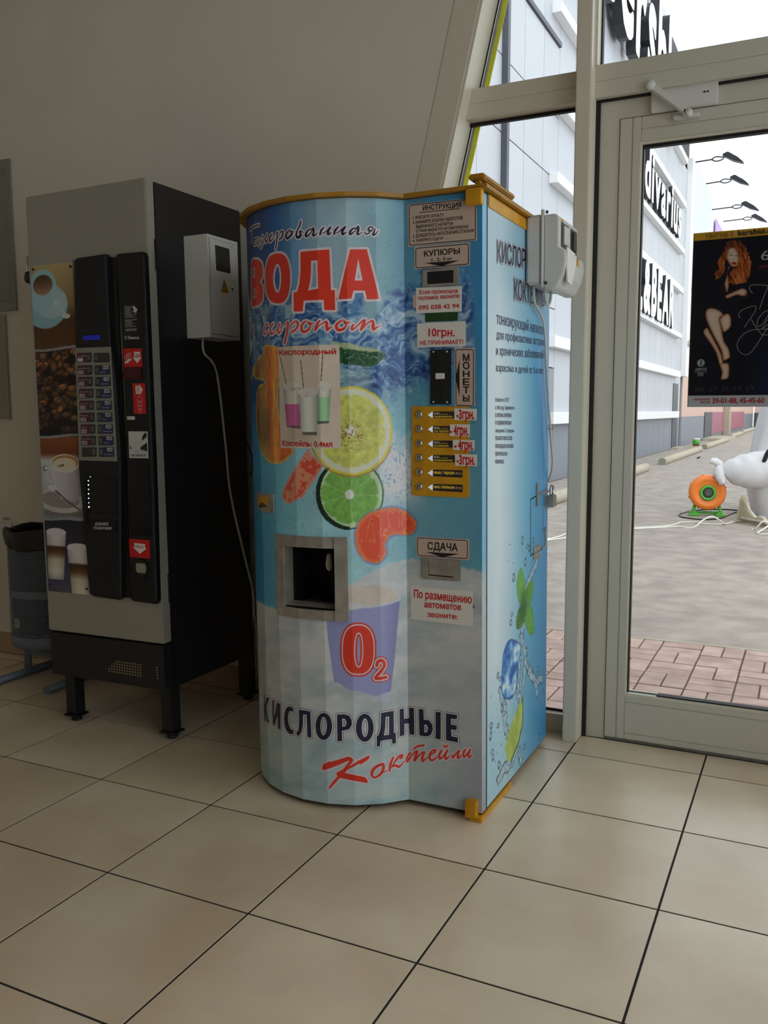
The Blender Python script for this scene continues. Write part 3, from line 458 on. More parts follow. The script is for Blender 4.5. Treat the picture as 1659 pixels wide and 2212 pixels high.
"coin":[[157.1,1376.5],[93.3,1377.2],[93.8,1219.4],[157.7,1220.4]],
"coinb":[[139.1,1309.7],[112,1308.8],[112.1,1292.7],[139.2,1292.8]],
"screws":[[147.2,1371.1],[106,1370.1],[147.7,1227.1],[105.4,1226]],
"cs1":[[138.8,1367.4],[130.9,1333.6]],
"cs2":[[124.6,1267.9],[123,1229]],
"mon":[[83.5,1380.1],[21.3,1377.4],[22,1212.3],[84,1214.9]],
"monb":[[79.6,1375],[25.5,1372.7],[26.3,1214],[79.3,1216.5]],
"mont":[[68.2,1346.3],[68.4,1240.8],[80.9,1295.2]],
"yel":[[218.1,1215.2],[37.3,1212.5],[39,949.4],[220.5,951.6]],
"btn":[[193.8,1191.5],[194,1149.2],[194.2,1106.8],[194.4,1064.2],[194.6,1021.5],[194.8,978.6]],
"lab":[[[150.8,1199.6],[57.7,1199.1],[58.5,1179.3],[150.9,1180.2],[166.5,1189.9]],[[151,1157.6],[57.8,1157.1],[58.6,1136.9],[151.1,1138.1],[166.7,1147.8]],[[151.3,1115.2],[57.9,1114.7],[58.7,1094.1],[151.4,1095.6],[167,1105.2]],[[151.5,1072.9],[58,1072.4],[58.7,1051.4],[151.6,1053.3],[167.3,1062.8]],[[151.8,1029.8],[58.1,1029.3],[58.8,1007.9],[151.9,1010.1],[167.6,1019.5]],[[152,987.6],[58.1,987.1],[58.9,965.2],[152.2,967.9],[167.9,977.2]]],
"pr":[[[83,1207.5],[14.2,1205.5],[16,1172.3],[83.4,1174.5]],[[96.6,1162.1],[35.2,1161.7],[37.4,1126.5],[97.4,1128.2]],[[88,1117.7],[20.3,1116.4],[22.1,1086.2],[88.1,1088.1]],[[81.5,1076.3],[13.9,1075.2],[14.2,1041.5],[80.9,1042.3]]],
"prt":[[[75.7,1204.7],[22,1203.3],[75.8,1177.8]],[[95.8,1160],[39.9,1158.7],[95.9,1131.2]],[[82.1,1117.7],[25.6,1117.1],[82.2,1089.2]],[[75.4,1074.6],[20.3,1073.4],[75.4,1046.8]]],
"sda":[[207.7,827.9],[39.1,827.8],[39.1,766.6],[208.2,766.2]],
"sdab":[[203.6,824.3],[44.5,823.7],[45.4,770.7],[204,771.3]],
"sdat":[[176.9,783.5],[71.2,783],[123.6,770]],
"cup":[[190.1,765.7],[65.7,765],[65.9,702.2],[190.6,701.6]],
"pocket":[[167,756.5],[88.6,756.9],[88.8,711.8],[167.3,713.1]],
"pla":[[227.5,675.1],[28.3,673.6],[29.4,570.7],[227.2,573.6]]},"tx":[["ИНСТРУКЦИЯ",[[179.3,1786],[62.9,1783],[179,1771.9]],1],["1. ВНЕСИТЕ ОПЛАТУ",[[210.8,1759.3],[115.8,1757.4],[210.8,1751.1]],1],["2. НАЖМИТЕ КНОПКУ НАПРОТИВ",[[210.9,1746.2],[57.8,1744.2],[210.9,1737.3]],1],["ВЫБРАННОГО НАПИТКА",[[200.6,1733.6],[86.7,1731.8],[200.7,1724.8]],1],["(СТАКАН ВЫДАЕТСЯ АВТОМАТИЧЕСКИ)",[[200.7,1721.5],[41,1718.1],[200.8,1713.3]],1],["3. ДОЖДИТЕСЬ НАПОЛНЕНИЯ СТАКАНА",[[211.2,1708.4],[24.3,1706.3],[211.3,1699.5]],1],["4. ЗАБЕРИТЕ СДАЧУ",[[211.3,1694.5],[117.2,1693.4],[211.4,1687]],1]],
"tx2":[["КУПЮРЫ",[[176.6,1659.1],[67.5,1658.4],[175.9,1643.2]],1],["1, 2, 5",[[152.9,1636.7],[111,1637],[153,1627.5]],1],["грн.",[[107.8,1632.8],[88.8,1633.1],[107.8,1626.9]],1]],
"tx3":[["Если произошла",[[191.8,1549.5],[73.8,1546],[191.9,1537.8]],1],["поломка звоните:",[[195.6,1530.7],[67,1529.3],[195.7,1521.4]],1],["095 038 42 94",[[194,1506.3],[69.6,1504],[194,1493.9]],1]],
"tx4":[["10грн.",[[163.3,1439.3],[83.4,1435.8],[163.5,1416.6]],1],["НЕ ПРИНИМАЕТ!",[[190.3,1404.7],[57.4,1401.9],[190.4,1393]],1]],
"tx5":[["М",[[57.4,1361.5],[38.6,1360.1],[57.5,1342.3]],1],["О",[[57.5,1339.3],[38.6,1338],[57.5,1319.4]],1],["Н",[[57.5,1314.5],[38.6,1313.2],[57.5,1297.2]],1],["Е",[[57.6,1292.2],[38.7,1291],[57.6,1273.9]],1],["Т",[[57.6,1269.6],[38.7,1268.5],[57.6,1250.6]],1],["Ы",[[57.6,1245.3],[38.7,1244.2],[57.7,1227.2]],1]],
"tx6":[["СДАЧА",[[171,813.1],[75.8,813.6],[171.1,791.1]],1]],
"tx7":[["По размещению",[[216.4,665.9],[32.2,662.8],[216.6,641.9]],1],["автоматов",[[182.9,629.3],[65.5,630],[183,614.7]],1],["звоните:",[[172.9,598.6],[77.2,599.5],[173,586.3]],1]],
"tx8":[["й",[[28.8,634.6],[23.2,635.1],[28.8,624.1]],0]],
"sd":{"kis":[[126.7,1692.6],[406.1,1711.6],[127.2,1634]],
"kok":[[290.8,1606.1],[637.8,1617.8],[291.7,1544]],
"l1":[[123,1480.8],[641.8,1487.2],[123.2,1454.4]],
"l2":[[123.3,1430],[640.1,1443.1],[123.5,1410.3]],
"l3":[[120.5,1384],[637,1400.2],[120.6,1363.6]],
"l4":[[120.8,1338],[631.1,1348.9],[120.9,1315.7]],
"small":[[[114,1238.3],[245,1238.9],[114,1226.6]],[[114.1,1215.2],[299,1215],[114.2,1203.5]],[[114.3,1192.8],[271.6,1191.2],[114.4,1181]],[[114.4,1170.6],[269.6,1167.9],[114.5,1158.9]],[[114.6,1147.8],[297.6,1143.3],[114.7,1136]],[[114.7,1125.2],[278.6,1119.9],[114.8,1113.4]],[[114.9,1101.5],[292.3,1094.4],[115,1089.7]],[[115,1078.9],[229.5,1073],[115.1,1067]],[[115.2,1055.5],[198.6,1050.3],[115.3,1043.6]]],
"leaf":[[[375.8,685.8],[409,660.6],[436.7,609.3],[428.6,564.1],[378,560.9],[340.7,607.4],[337.9,653.2]],[[519.3,620.3],[525,579.6],[490.8,538.3],[422.3,545.4],[432.6,590.1],[466,617.5]],[[429,544],[502.7,529.1],[532.2,481.6],[540.4,438.2],[505,426.9],[458,456.9],[423.1,505.1]],[[422,558.8],[412.2,494.1],[357.7,483],[329.8,499.1],[350.2,546.9]]],
"lime":[[405.9,239.7],[417.6,208.9],[414.4,141.4],[364.4,90.2],[290.1,56.3],[238.4,75.4],[217.7,128.5],[267.7,176.5],[330.1,209.1]],
"ice":[[264,469.1],[369.4,430.7],[380.9,394.6],[353.3,361.9],[339.3,299.4],[287.1,271.9],[206,299.4],[182.2,344.4],[189.3,405.3],[204.5,445.5]],
"doorp":[[485.4,898.6],[711.4,909.8],[718.5,692.8],[489.7,709.8]],
"water":[[[570.6,675],[477.2,629],[432.5,596.8]],[[412.4,480.7],[358.7,426.7],[370.7,357.3],[350.6,262.9],[395.2,215.8]],[[390.9,452.2],[437,373.7],[416.3,277.4],[405.9,239.7]],[[437.4,353.2],[484.3,306.4],[581.9,244.3],[645.1,233.8]],[[484.3,306.4],[569.8,233.5],[583,201.1]],[[332.2,74.5],[290.2,49.6],[208.5,60.5],[150.1,44.2]],[[375.9,58.9],[387.6,20.4]],[[166.9,329.9],[206.3,273.8],[226.9,203],[247.7,144]]],
"drops":[[166.6,367.6],[147.4,385.4],[186.8,267.1],[148.7,222.4],[83.5,243.9],[78.2,214.9],[93.1,160.1],[102.4,138.1],[159.3,91.8],[140.5,54.3],[431.9,56.1],[612.6,29],[659.3,186],[593.2,284.1],[302.2,665.8],[283.3,548],[273.4,524.5],[395.8,774],[451.9,746.7],[474.8,736.8],[430.4,696.8],[279.7,53.5],[520.7,757.4]],
"latch":[[550.6,951.8],[579.1,949.7],[581.2,870.5],[552.6,873.2]],
"hinge":[[522.3,733.9],[602.4,730.9],[603.6,689.6],[523.4,688.7]],
"cable":[[578.3,1603.2],[581.4,1492.6],[620.2,1338.4],[687,1096.9],[732.9,1012.1],[723.8,912.1]]},"cf":{"strip":[[7.2,1767],[225.7,1759.9],[207.5,1460.7],[191,930.5],[223.2,513.1],[4.4,527.4],[17.1,1230.5]],
"left":[[246.5,1760.3],[253.7,1767.9],[398.6,1771.2],[409,1765.4],[407.5,1460.7],[423.1,1362],[430.4,1047.6],[402.2,531.8],[390.6,522.2],[252.8,527.1],[244.1,535.3],[230.5,749.3],[217.5,1002.7],[228.7,1368.7]],
"right":[[438.5,1759.6],[447.4,1766.8],[566.1,1763.9],[577.9,1755.1],[577.9,1452.6],[578.4,1032.5],[571.1,531.6],[560,520.5],[445.8,523.2],[435.4,532.7],[448.9,1031.1],[452.5,1458.5]],
"mid":[[389.1,1761.3],[431.8,1757.6],[436.2,1030.2],[427.2,532.8],[385,531.3],[410,1029.9]],
"lcd":[[275.6,1492.1],[356.7,1489],[355.7,1473.5],[274.6,1476.5]],
"plate":[[233.5,1448.9],[403.8,1445.8],[409.5,1036],[226.5,1038.3]],
"cells":[[[[243.8,1430.6],[313.9,1429.1],[311.6,1394.8],[242,1396.6]],[[326.2,1427.1],[397.4,1425.5],[397.9,1391.5],[324.5,1393.5]]],[[[243.8,1385.7],[314,1384.6],[311.7,1350.2],[242,1351.6]],[[326.3,1382.7],[397.3,1381.5],[397.9,1347.5],[324.6,1349]]],[[[243.9,1343.8],[314.2,1343],[312,1308.6],[242.2,1309.6]],[[326.6,1341.2],[397.5,1340.4],[398,1306.3],[325,1307.4]]],[[[244.1,1300.7],[314.5,1300.4],[312.2,1265.8],[242.3,1266.4]],[[326.8,1298.6],[397.5,1298.2],[398.1,1264],[325.2,1264.7]]],[[[244.2,1257.5],[314.7,1257.5],[312.5,1222.8],[242.4,1223.1]],[[327.1,1255.9],[397.6,1255.9],[398.2,1221.6],[325.4,1221.8]]],[[[244.3,1213.7],[314.9,1214.2],[312.7,1179.4],[242.5,1179.2]],[[327.3,1212.6],[397.7,1213.1],[398.2,1178.6],[325.7,1178.5]]],[[[244.5,1170.7],[315.2,1171.6],[312.9,1136.6],[242.7,1136.1]],[[327.6,1170],[397.8,1170.9],[398.3,1136.4],[325.9,1135.8]]],[[[244.7,1128.2],[315.4,1129.4],[313.2,1094.4],[242.9,1093.4]],[[327.9,1128],[397.9,1129.2],[398.5,1094.6],[326.2,1093.6]]],[[[244.9,1086.1],[315.8,1087.8],[313.5,1052.7],[243.1,1051.3]],[[328.2,1086.4],[398.1,1088.1],[398.6,1053.3],[326.6,1051.9]]]],
"saeco":[[466,1482],[533,1478.6],[465.3,1469.8]],
"instr":[[473.4,1584.8],[527.7,1582.3],[529.5,1496.4],[473.7,1499.4]],
"red1":[[460.1,1436.8],[542.2,1434.3],[542,1370.1],[460.4,1371.8]],
"red2":[[494.4,1313.9],[550.3,1313.1],[550.1,1206],[494.3,1206.3]],
"dred":[[455.9,1371.4],[538.8,1368.4],[539.2,1330],[450.2,1331.7]],
"coinl":[[463.1,1198.1],[498.9,1197.7],[498.3,1185.7],[463.7,1185.4]],
"cupst":[[465.7,1144.4],[553,1143.4],[551.7,1048.5],[464.4,1048.7]],
"bay":[[247,985.8],[405.3,983.4],[405.2,845.9],[247.6,840.2]],
"leds":[[262.8,963.4],[262.1,947.4],[261.4,931.1],[260.7,914.5],[259.9,898],[259.5,881.4],[259.2,865.5]],
"bum":[[292.6,808.7],[354.8,811.2],[292,797.8],[280.8,792.7],[368.7,795.2],[280.2,782.8]],
"bumq":[[268.6,817.9],[395.6,819.1],[393.3,779.5],[265.8,775.1]],
"red3":[[446.2,755.1],[541,753.9],[541.3,686.9],[446.6,687.7]],
"ret":[[473.4,666.9],[520,667.2],[518.2,634.1],[474.7,633.1]],
"flap":[[458.4,1032.9],[556.4,1029.1],[547.1,766.2],[446.2,766.5]],
"holes":[[321,280.6],[456.3,280.8],[457.1,234.6],[349.2,235.2]],
"key":[[35.6,1005.4]],
"rivets":[[28.5,1748.7],[215,1744.1],[26.9,551.4],[215.6,549.7]]},"cs":{"cable":[[329.8,1494.1],[343.2,1371.5],[381.9,1102.3],[416.7,897.9],[483.7,663.9],[557,477],[554.2,358.8]],
"cable2":[[328.3,1467.7],[465.1,1211],[575.1,1019.9],[584.2,1000.2]]},"jb":{"win":[[586.6,1824.8],[675.3,1823.9],[678.2,1733.6],[591.1,1733.8]],
"tri":[[636.5,1704.5],[661.9,1664.7],[617.9,1664.9]],
"base":[[617.9,1664.9],[663.7,1665],[662.8,1659],[615.8,1657.2]],
"lock":[[688.6,1679.8]],
"s":[[704,1841.8],[686.8,1833.7],[705.4,1829.1],[699.5,1820.6],[688.3,1822.1]]},"po":{"corners":[[2143.9,1821.9],[2136.4,1231.1]],
"band":[[2144.2,1797.1],[2372.5,1797.6]],
"foot":[[2136.3,1274.2],[2395,1273]],
"foot2":[[2136.4,1231.1],[2396.9,1229.1]],
"hair":[[2244.1,1784.4],[2266,1788.3],[2291,1779.1],[2305.4,1760.8],[2317.5,1731.3],[2324.1,1702.2],[2322.5,1673.7],[2310.1,1645.8],[2299.2,1643.7],[2271.7,1642.5],[2257.6,1649.2],[2252.8,1666.9],[2259.1,1683.8],[2280.3,1705.4],[2282.1,1728.2],[2272.6,1760.5],[2258.5,1767.4],[2247.9,1756.8],[2244.7,1731.1],[2241.2,1714],[2242.1,1690.8],[2229.1,1668.5],[2215.2,1663.6],[2210.1,1687.2],[2225.1,1697.8],[2215.9,1721.7],[2226.4,1738.3],[2239.5,1760.3]],
"face":[[2247.9,1756.8],[2258.6,1766],[2272.5,1762],[2282.9,1742.5],[2285.2,1719.4],[2280.3,1705.4],[2272.2,1700.2],[2261,1703.9],[2250.8,1719.1],[2244.6,1734]],
"lips":[[2262,1713.9],[2268.8,1716.3],[2276.7,1712.9],[2270.5,1707.5]],
"eyeL":[[2253.5,1740.5],[2265.2,1738.2]],
"eyeR":[[2272.1,1737.6],[2281.8,1735.4]],
"brow":[[2253.8,1747.7],[2264.9,1745.4]],
"neck":[[2252.8,1701.6],[2258.4,1701.2],[2250.7,1684.4],[2256.5,1643.5],[2251.9,1617.6],[2245.9,1629.6],[2242.4,1647.3],[2248.4,1673]],
"arm":[[2246.8,1606.3],[2261.8,1614.1],[2283.5,1623],[2299.8,1628.6],[2313.8,1619.7],[2313.1,1605.3],[2300.9,1601.7],[2284.2,1607],[2267.8,1602.2],[2252.7,1597.2]],
"leg1":[[2185.3,1556.9],[2193.5,1566.8],[2210.4,1567.4],[2230.5,1557.5],[2242.3,1542.3],[2231.5,1531.1],[2238.3,1498.5],[2248.5,1453.9],[2263.4,1429.9],[2269.6,1400.2],[2253.8,1388.8],[2248,1392],[2238.2,1427.7],[2213.9,1472.9],[2192.4,1518.2],[2185.3,1542.1]],
"thigh":[[2231.6,1528.2],[2247.8,1545],[2261.7,1544.3],[2268,1526.4],[2266.2,1500.2],[2247.3,1484.9],[2239.7,1498.4]],
"leg2":[[2180.6,1492],[2190.2,1502],[2199.1,1491.3],[2223.4,1446],[2238.7,1415.9],[2248.5,1380.1],[2237.5,1373],[2224.7,1413.4],[2203.5,1449.6],[2184,1477.1]],
"foot_":[[2238.8,1375.9],[2265.4,1378.2],[2268.4,1338.2],[2261.8,1326.5],[2243.5,1325.3],[2245.4,1350.5]],
"sig":[[[2332,1610],[2321.8,1625],[2324.1,1634.9],[2343,1637.4],[2379.6,1632.2]],[[2379.7,1630],[2366.5,1593.6],[2355.9,1556.9]],[[2296.8,1531.5],[2291,1539.9],[2302.7,1556.7],[2337.8,1567.9],[2344.9,1560.3],[2338.8,1543.4],[2310.6,1498.3]],[[2331.4,1523.5],[2346,1499.7],[2363.3,1475.8],[2379.8,1469.4],[2387.7,1473.4]],[[2384.3,1552.5],[2365.9,1542],[2350.8,1516.8],[2354.2,1499.3],[2367.4,1507.4],[2382.5,1532.6]],[[2381.6,1521.1],[2368,1492.9],[2383.7,1503.8]],[[2386.8,1495],[2374,1478.3],[2348.8,1432.9],[2330.6,1410.1],[2314.2,1407.7],[2297.2,1420],[2290.8,1440.7],[2300.8,1466.6],[2322.1,1483.3],[2349.2,1489.4],[2387,1489.3]]],
"logo":[[2175.9,1382.9],[2163.5,1383.2],[2175.5,1395.4],[2158.5,1362.9],[2194.6,1365.1],[2158.9,1350.9],[2167,1350.7],[2184.7,1338.3]],
"t":[["КВИТКИ:",[[2176.6,1817.6],[2248.4,1815],[2177.5,1802.4]]],["karabas.com",[[2278.6,1815.8],[2416.5,1818.4],[2279.1,1802.3]]],["6",[[2351.8,1748.5],[2378.5,1749.2],[2353.8,1715.7]]],["ХЕРСОН",[[2347.2,1700],[2407.3,1699],[2347.5,1690.5]]],["КВАРТАЛ",[[2162.2,1364.3],[2192.3,1365.1],[2162.5,1355.3]]],["95",[[2169.4,1349.2],[2182.9,1349.5],[2169.7,1340.1]]],["ЗАМОВЛЕННЯ",[[2157.2,1261],[2209.9,1261.5],[2157.4,1253.7]]],["КВИТКІВ:",[[2177.8,1250.6],[2210.8,1250.9],[2178,1243.6]]],["39-01-88, 45-45-60",[[2218.4,1262.3],[2382.7,1262.3],[2219.1,1244.3]]],["Ж И В И Й",[[2157.3,1299.7],[2348.8,1301.4],[2157.8,1284.6]]]]}}
# ------------------------------------------------------------ room shell
TL_ = .45
YW = .99      # inner face of the back wall
fl = empty('floor', (0,0,0), kind='structure')
obj('screed', B(-3.6, 3.9, -5.2, 1.11, -.06, -.0012), M['grout'], fl)
tile_me = None
def clipped_tile(x0, x1, y0, y1):
    bm = bmesh.new(); g = .0030; b = .0003; z = 0.
    a = (x0+g, x1-g, y0+g, y1-g)
    lo = [bm.verts.new(p) for p in ((a[0],a[2],-.004),(a[1],a[2],-.004),(a[1],a[3],-.004),(a[0],a[3],-.004))]
    mi = [bm.verts.new((v.co.x, v.co.y, -b)) for v in lo]
    hi = [bm.verts.new(p) for p in ((a[0]+b,a[2]+b,z),(a[1]-b,a[2]+b,z),(a[1]-b,a[3]-b,z),(a[0]+b,a[3]-b,z))]
    bm.faces.new(hi)
    for A_, B_ in ((lo, mi), (mi, hi)):
        for i in range(4): bm.faces.new((A_[i], A_[(i+1) % 4], B_[(i+1) % 4], B_[i]))
    return bm
for i in range(-7, 9):
    for j in range(-8, 3):
        x0, x1, y0, y1 = i*TL_, (i+1)*TL_, j*TL_, (j+1)*TL_
        if j == 2: y1 = .985 if i < 1 else 1.09
        if j == 2 or tile_me is None:
            o = obj('tile', clipped_tile(0, x1-x0, 0, y1-y0), M['tile'], fl)
            if j != 2: tile_me = o.data
        else: o = link(bpy.data.objects.new('tile', tile_me), fl)
        o.location = (x0, y0, 0)

def edge_x(z): return 1.259+(z-2.046)*(1.405-1.259)/(2.662-2.046)      # slanted inner edge of the trim at the wall face
wl_ = obj('wall_back', prism([(-3.5,0),(edge_x(0)-.10,0),(edge_x(3.5)-.10,3.5),(-3.5,3.5)], 'y', YW, YW+.25), M['wall']); tag(wl_, kind='structure')
tr1 = obj('trim_1', prism([(edge_x(0)-.0985,0),(edge_x(0),0),(edge_x(3.5),3.5),(edge_x(3.5)-.0985,3.5)], 'y', YW-.002, YW+.25), M['alu']); tag(tr1, kind='structure')
tag(obj('wall_left', B(-3.75, -3.5, -5.2, 1.2, 0, 3.5), M['wall']), kind='structure')
tag(obj('wall_front', B(-3.5, 3.9, -5.4, -5.2, 0, 3.5), M['wall']), kind='structure')
tag(obj('ceiling', B(-3.5, 3.9, -5.2, 1.24, 3.5, 3.65), M['ceil']), kind='structure')
tag(obj('wall_right', B((3.65, 3.9, -5.2, 1.24, 3.2, 3.5), (3.65, 3.9, -5.2, -3.4, 0, 3.2), (3.65, 3.9, .9, 1.24, 0, 3.2), (3.65, 3.9, -3.4, .9, -.06, .12)), M['wall']), kind='structure')
# glazing of the right wall and the opening behind the camera (out of frame, they light the room)
w3 = empty('window_3', (3.7, 0, 0), kind='structure')
for k, y in enumerate((-3.4, -2.0, -.6, .85)): obj('mullion', B(-.03, .03, y, y+.05, .12, 3.2), M['alu'], w3)
obj('transom', B(-.03, .03, -3.4, .9, 2.1, 2.17), M['alu'], w3)
obj('pane', B(-.004, .004, -3.4, .9, .12, 3.2), M['glass'], w3)

# skirting tiles along the back wall
sk = empty('baseboard_back', (0, 0, 0), kind='structure')
for i in range(-8, 2):
    x0 = i*.45-.01; x1 = x0+.45
    if x1 > edge_x(0)-.1: x1 = edge_x(0)-.1
    obj('tile', B(x0+.001, x1-.001, YW-.011, YW, .002, .105, bev=.001), M['skirt'], sk)

# ---- window_1: tall slanted window left of the mullion
w1 = empty('window_1', (0, 0, 0), kind='structure')
YG = 1.13
def sl(z, d=0.): return edge_x(z)+d
# slanted reveal (outer frame)
obj('slanted_jamb', prism([(sl(0),0),(sl(0,.012),0),(sl(3.5,.012),3.5),(sl(3.5),3.5)], 'y', YW+.001, YG), M['alu'], w1)
obj('gasket', prism([(sl(0,.012),0),(sl(0,.015),0),(sl(3.5,.015),3.5),(sl(3.5,.012),3.5)], 'y', 1.122, YG), M['gap'], w1)
obj('outer_bead', prism([(sl(0,.014),0),(sl(0,.026),0),(sl(3.5,.026),3.5),(sl(3.5,.014),3.5)], 'y', YG+.006, YG+.02), M['whitew'], w1)
t_ = obj('edge_tape', prism([(sl(0,.024),0),(sl(0,.043),0),(sl(3.5,.043),3.5),(sl(3.5,.024),3.5)], 'y', YG+.007, YG+.012), M['yfilm'], w1); t_['label'] = 'yellow edge tape'
obj('mullion', B(1.751, 1.803, 1.0, 1.15, 0, 3.5, bev=.003), M['alu'], w1)
tb = obj('transom', B((sl(2.34), 1.751, 1.06, 1.15, 2.288, 2.3385), (sl(2.34), 1.751, 1.0605, 1.15, 2.3395, 2.392)), M['alu'], w1)
obj('sill', B((.76, 1.751, 1.085, 1.15, 0, .034), (.76, 1.751, 1.085, 1.15, .0345, .07)), M['alu'], w1)
obj('gasket', B((sl(2.28), 1.751, 1.11, 1.128, 2.277, 2.288), (.8, 1.751, 1.12, 1.128, .07, .078)), M['gap'], w1)
obj('pane', prism([(sl(0,.01),.07),(1.755,.07),(1.755,3.5),(sl(3.5,.01),3.5)], 'y', YG, YG+.006), M['glass'], w1)

# ---- door_1: glazed entrance door with header, frame, leaf, closer
d1 = empty('door_1', (0, 0, 0), kind='structure')
obj('gasket', B((1.803, 1.818, 1.085, 1.13, 0, 2.3), (1.818, 2.95, 1.085, 1.1, 2.284, 2.292)), M['gap'], d1)
obj('door_frame', B((1.818, 1.884, 1.095, 1.15, 0, 2.284), (1.884, 2.86, 1.095, 1.15, 2.222, 2.284)), M['alug'], d1)
obj('header', B((1.803, 3.65, 1.06, 1.15, 2.292, 2.345), (1.803, 3.65, 1.0605, 1.15, 2.346, 2.40)), M['alug'], d1)
lf = obj('door_leaf', B((1.887, 1.930, 1.09, 1.145, .012, 2.219, .002), (1.9305, 1.959, 1.0885, 1.145, .012, 2.219, .002), (2.80, 2.86, 1.09, 1.145, .012, 2.219, .002),
    (1.959, 2.80, 1.0885, 1.145, 2.136, 2.176, .002), (1.959, 2.80, 1.09, 1.145, 2.1765, 2.219, .002), (1.959, 2.80, 1.0885, 1.145, .036, .152, .002), (1.959, 2.80, 1.09, 1.145, .012, .0355, .002), (1.959, 2.80, 1.090, 1.145, .1525, .176, .002)), M['alug'], d1)
obj('bead', B((1.957, 1.9625, 1.098, 1.145, .176, 2.136), (1.957, 2.80, 1.094, 1.145, .176, .186), (1.957, 2.80, 1.094, 1.145, 2.128, 2.136)), M['alu'], lf)
obj('gasket', B((1.9625, 1.9675, 1.104, 1.128, .186, 2.128), (1.9675, 2.80, 1.104, 1.128, 2.118, 2.128), (2.07, 2.80, 1.098, 1.128, .186, .191), (1.9675, 2.07, 1.115, 1.128, .186, .188)), M['gap'], lf)
obj('pane', B(1.96, 2.80, 1.126, 1.132, .18, 2.13), M['glassd'], lf)
obj('threshold', B(1.884, 2.86, 1.1, 1.16, -.05, .009), M['steel'], d1)
cl = obj('closer_plate', B(1.99, 2.203, 1.076, 1.095, 2.222, 2.302, bev=.003), M['white'], d1); cl['label'] = 'white cover plate of the door closer'
for x in (2.162, 2.172): obj('screw', prism([(x+.004*math.cos(a*math.pi/4), 2.264+.003*math.sin(a*math.pi/4)) for a in range(8)], 'y', 1.0745, 1.0765), M['smoke'], cl)
bm = bmesh.new(); box(bm, -.09, .09, -.010, .010, -.012, .012, bev=.004); lathe(bm, [(0,-.014),(.014,-.014),(.016,-.010),(.016,.010),(.014,.014),(0,.014)], 16, (-.082,0,0), 'y'); lathe(bm, [(0,-.011),(.012,-.011),(.013,.011),(0,.011)], 16, (.082,0,0), 'y')
arm = obj('closer_arm', bm, M['white'], d1); arm.location = (2.055, 1.055, 2.25); arm.rotation_euler = (0, math.radians(40), 0)
obj('closer_bracket', B((2.065, 2.150, 1.068, 1.0885, 2.188, 2.200, .002), (2.10, 2.12, 1.045, 1.075, 2.19, 2.21, .002)), M['white'], d1)
# window above the door and side light to the right
w2 = empty('window_2', (0, 0, 0), kind='structure')
obj('jamb', B(1.803, 1.812, 1.05, 1.14, 2.40, 3.5), M['alu'], w2)
obj('gasket', B((1.812, 1.817, 1.10, 1.128, 2.40, 3.5), (1.812, 3.65, 1.115, 1.128, 2.40, 2.404)), M['gap'], w2)
obj('pane', B(1.806, 3.65, 1.13, 1.136, 2.40, 3.5), M['glass'], w2)
obj('mullion', B((2.86, 2.92, 1.0, 1.15, 0, 2.292), (3.58, 3.65, 1.0, 1.15, 0, 3.5)), M['alu'], w2)
obj('pane', B(2.92, 3.65, 1.13, 1.136, 0, 2.292), M['glass'], w2)

# ---- electrical cabinets and sockets on the back wall
def cab(x0, x1, z0, z1, m, label):
    c = empty('wall_cabinet', ((x0+x1)/2, YW, z0), label=label, cat='electrical cabinet'); w = (x1-x0)/2; h = z1-z0
    obj('frame', B((-w, w, -.012, 0, 0, .045), (-w, w, -.012, 0, h-.045, h), (-w, -w+.032, -.012, 0, .045, h-.045), (w-.032, w, -.012, 0, .045, h-.045)), M[m], c)
    obj('door', B(-w+.034, w-.034, -.011, 0, .047, h-.047), M[m], c)
cab(-1.45, -.925, 1.705, 2.405, 'grey', 'upper grey metal cabinet let into the wall at the left edge')
cab(-1.45, -1.005, 1.185, 1.690, 'cream2', 'lower beige metal cabinet let into the wall under the grey one')
def socket(x, z, lab):
    s = empty('wall_socket', (x, YW, z), label=lab, cat='socket')
    obj('plate', B(-.037, .037, -.008, 0, -.042, .042, bev=.002), M['white'], s)
    bm = bmesh.new(); lathe(bm, [(0,.006),(.019,.006),(.021,.016),(.024,.016),(.024,0)], 20, (0,0,0), 'y'); obj('insert', bm, M['grey'], s)
    tg = obj('voltage_tag', B(-.032, .032, -.001, 0, .050, .076), M['paper'], s)
    text('lettering', Surf(lambda a, b, o: Vector((a, -o, b))), '220V.', ((-26, 70), (24, 70), (-26, 56)), .0016, M['ink'], tg)
    return s
socket(-1.072, .628, 'white wall socket marked 220V beside the mesh bin')
socket(.443, .658, 'white wall socket between the two vending machines')
# ------------------------------------------------------------ blue drinks machine
TH = -.010
wm = empty('drinks_machine', (1.698, .267, .02), (0, TH, 0), label='tall blue vending machine with rounded front for soda water and oxygen cocktails', cat='vending machine')
cx, cy = -.515, .21
R0 = math.hypot(.24-.515, cy); a0 = math.atan2(-cy, -.24-cx); NF = 10
ang = [a0+(-math.pi-a0)*k/NF for k in range(NF+1)]
prof = [(0., 0.), (-.24, 0.)]+[(cx+R0*math.cos(a), cy+R0*math.sin(a)) for a in ang[1:]]+[(cx-R0, .70)]
SS = [0.]
for a, b in zip(prof, prof[1:]): SS.append(SS[-1]+math.hypot(a[0]-b[0], a[1]-b[1]))
H = 1.808
def ffn(s, w, off):
    if s < 0: s = 0.
    k = 0
    while k < len(SS)-2 and s > SS[k+1]+1e-7: k += 1
    a = Vector(prof[k]); b = Vector(prof[k+1]); e = (b-a).normalized(); n = Vector((-e.y, e.x))
    if e.x < -.999: n = Vector((0, -1))
    p = a+e*(s-SS[k])+n*off
    return Vector((p.x, p.y, w))
SF = Surf(ffn, [s for s in SS[1:-1]], flip=-1)
SIDE = Surf(lambda t, w, o: Vector((o, t, w)))

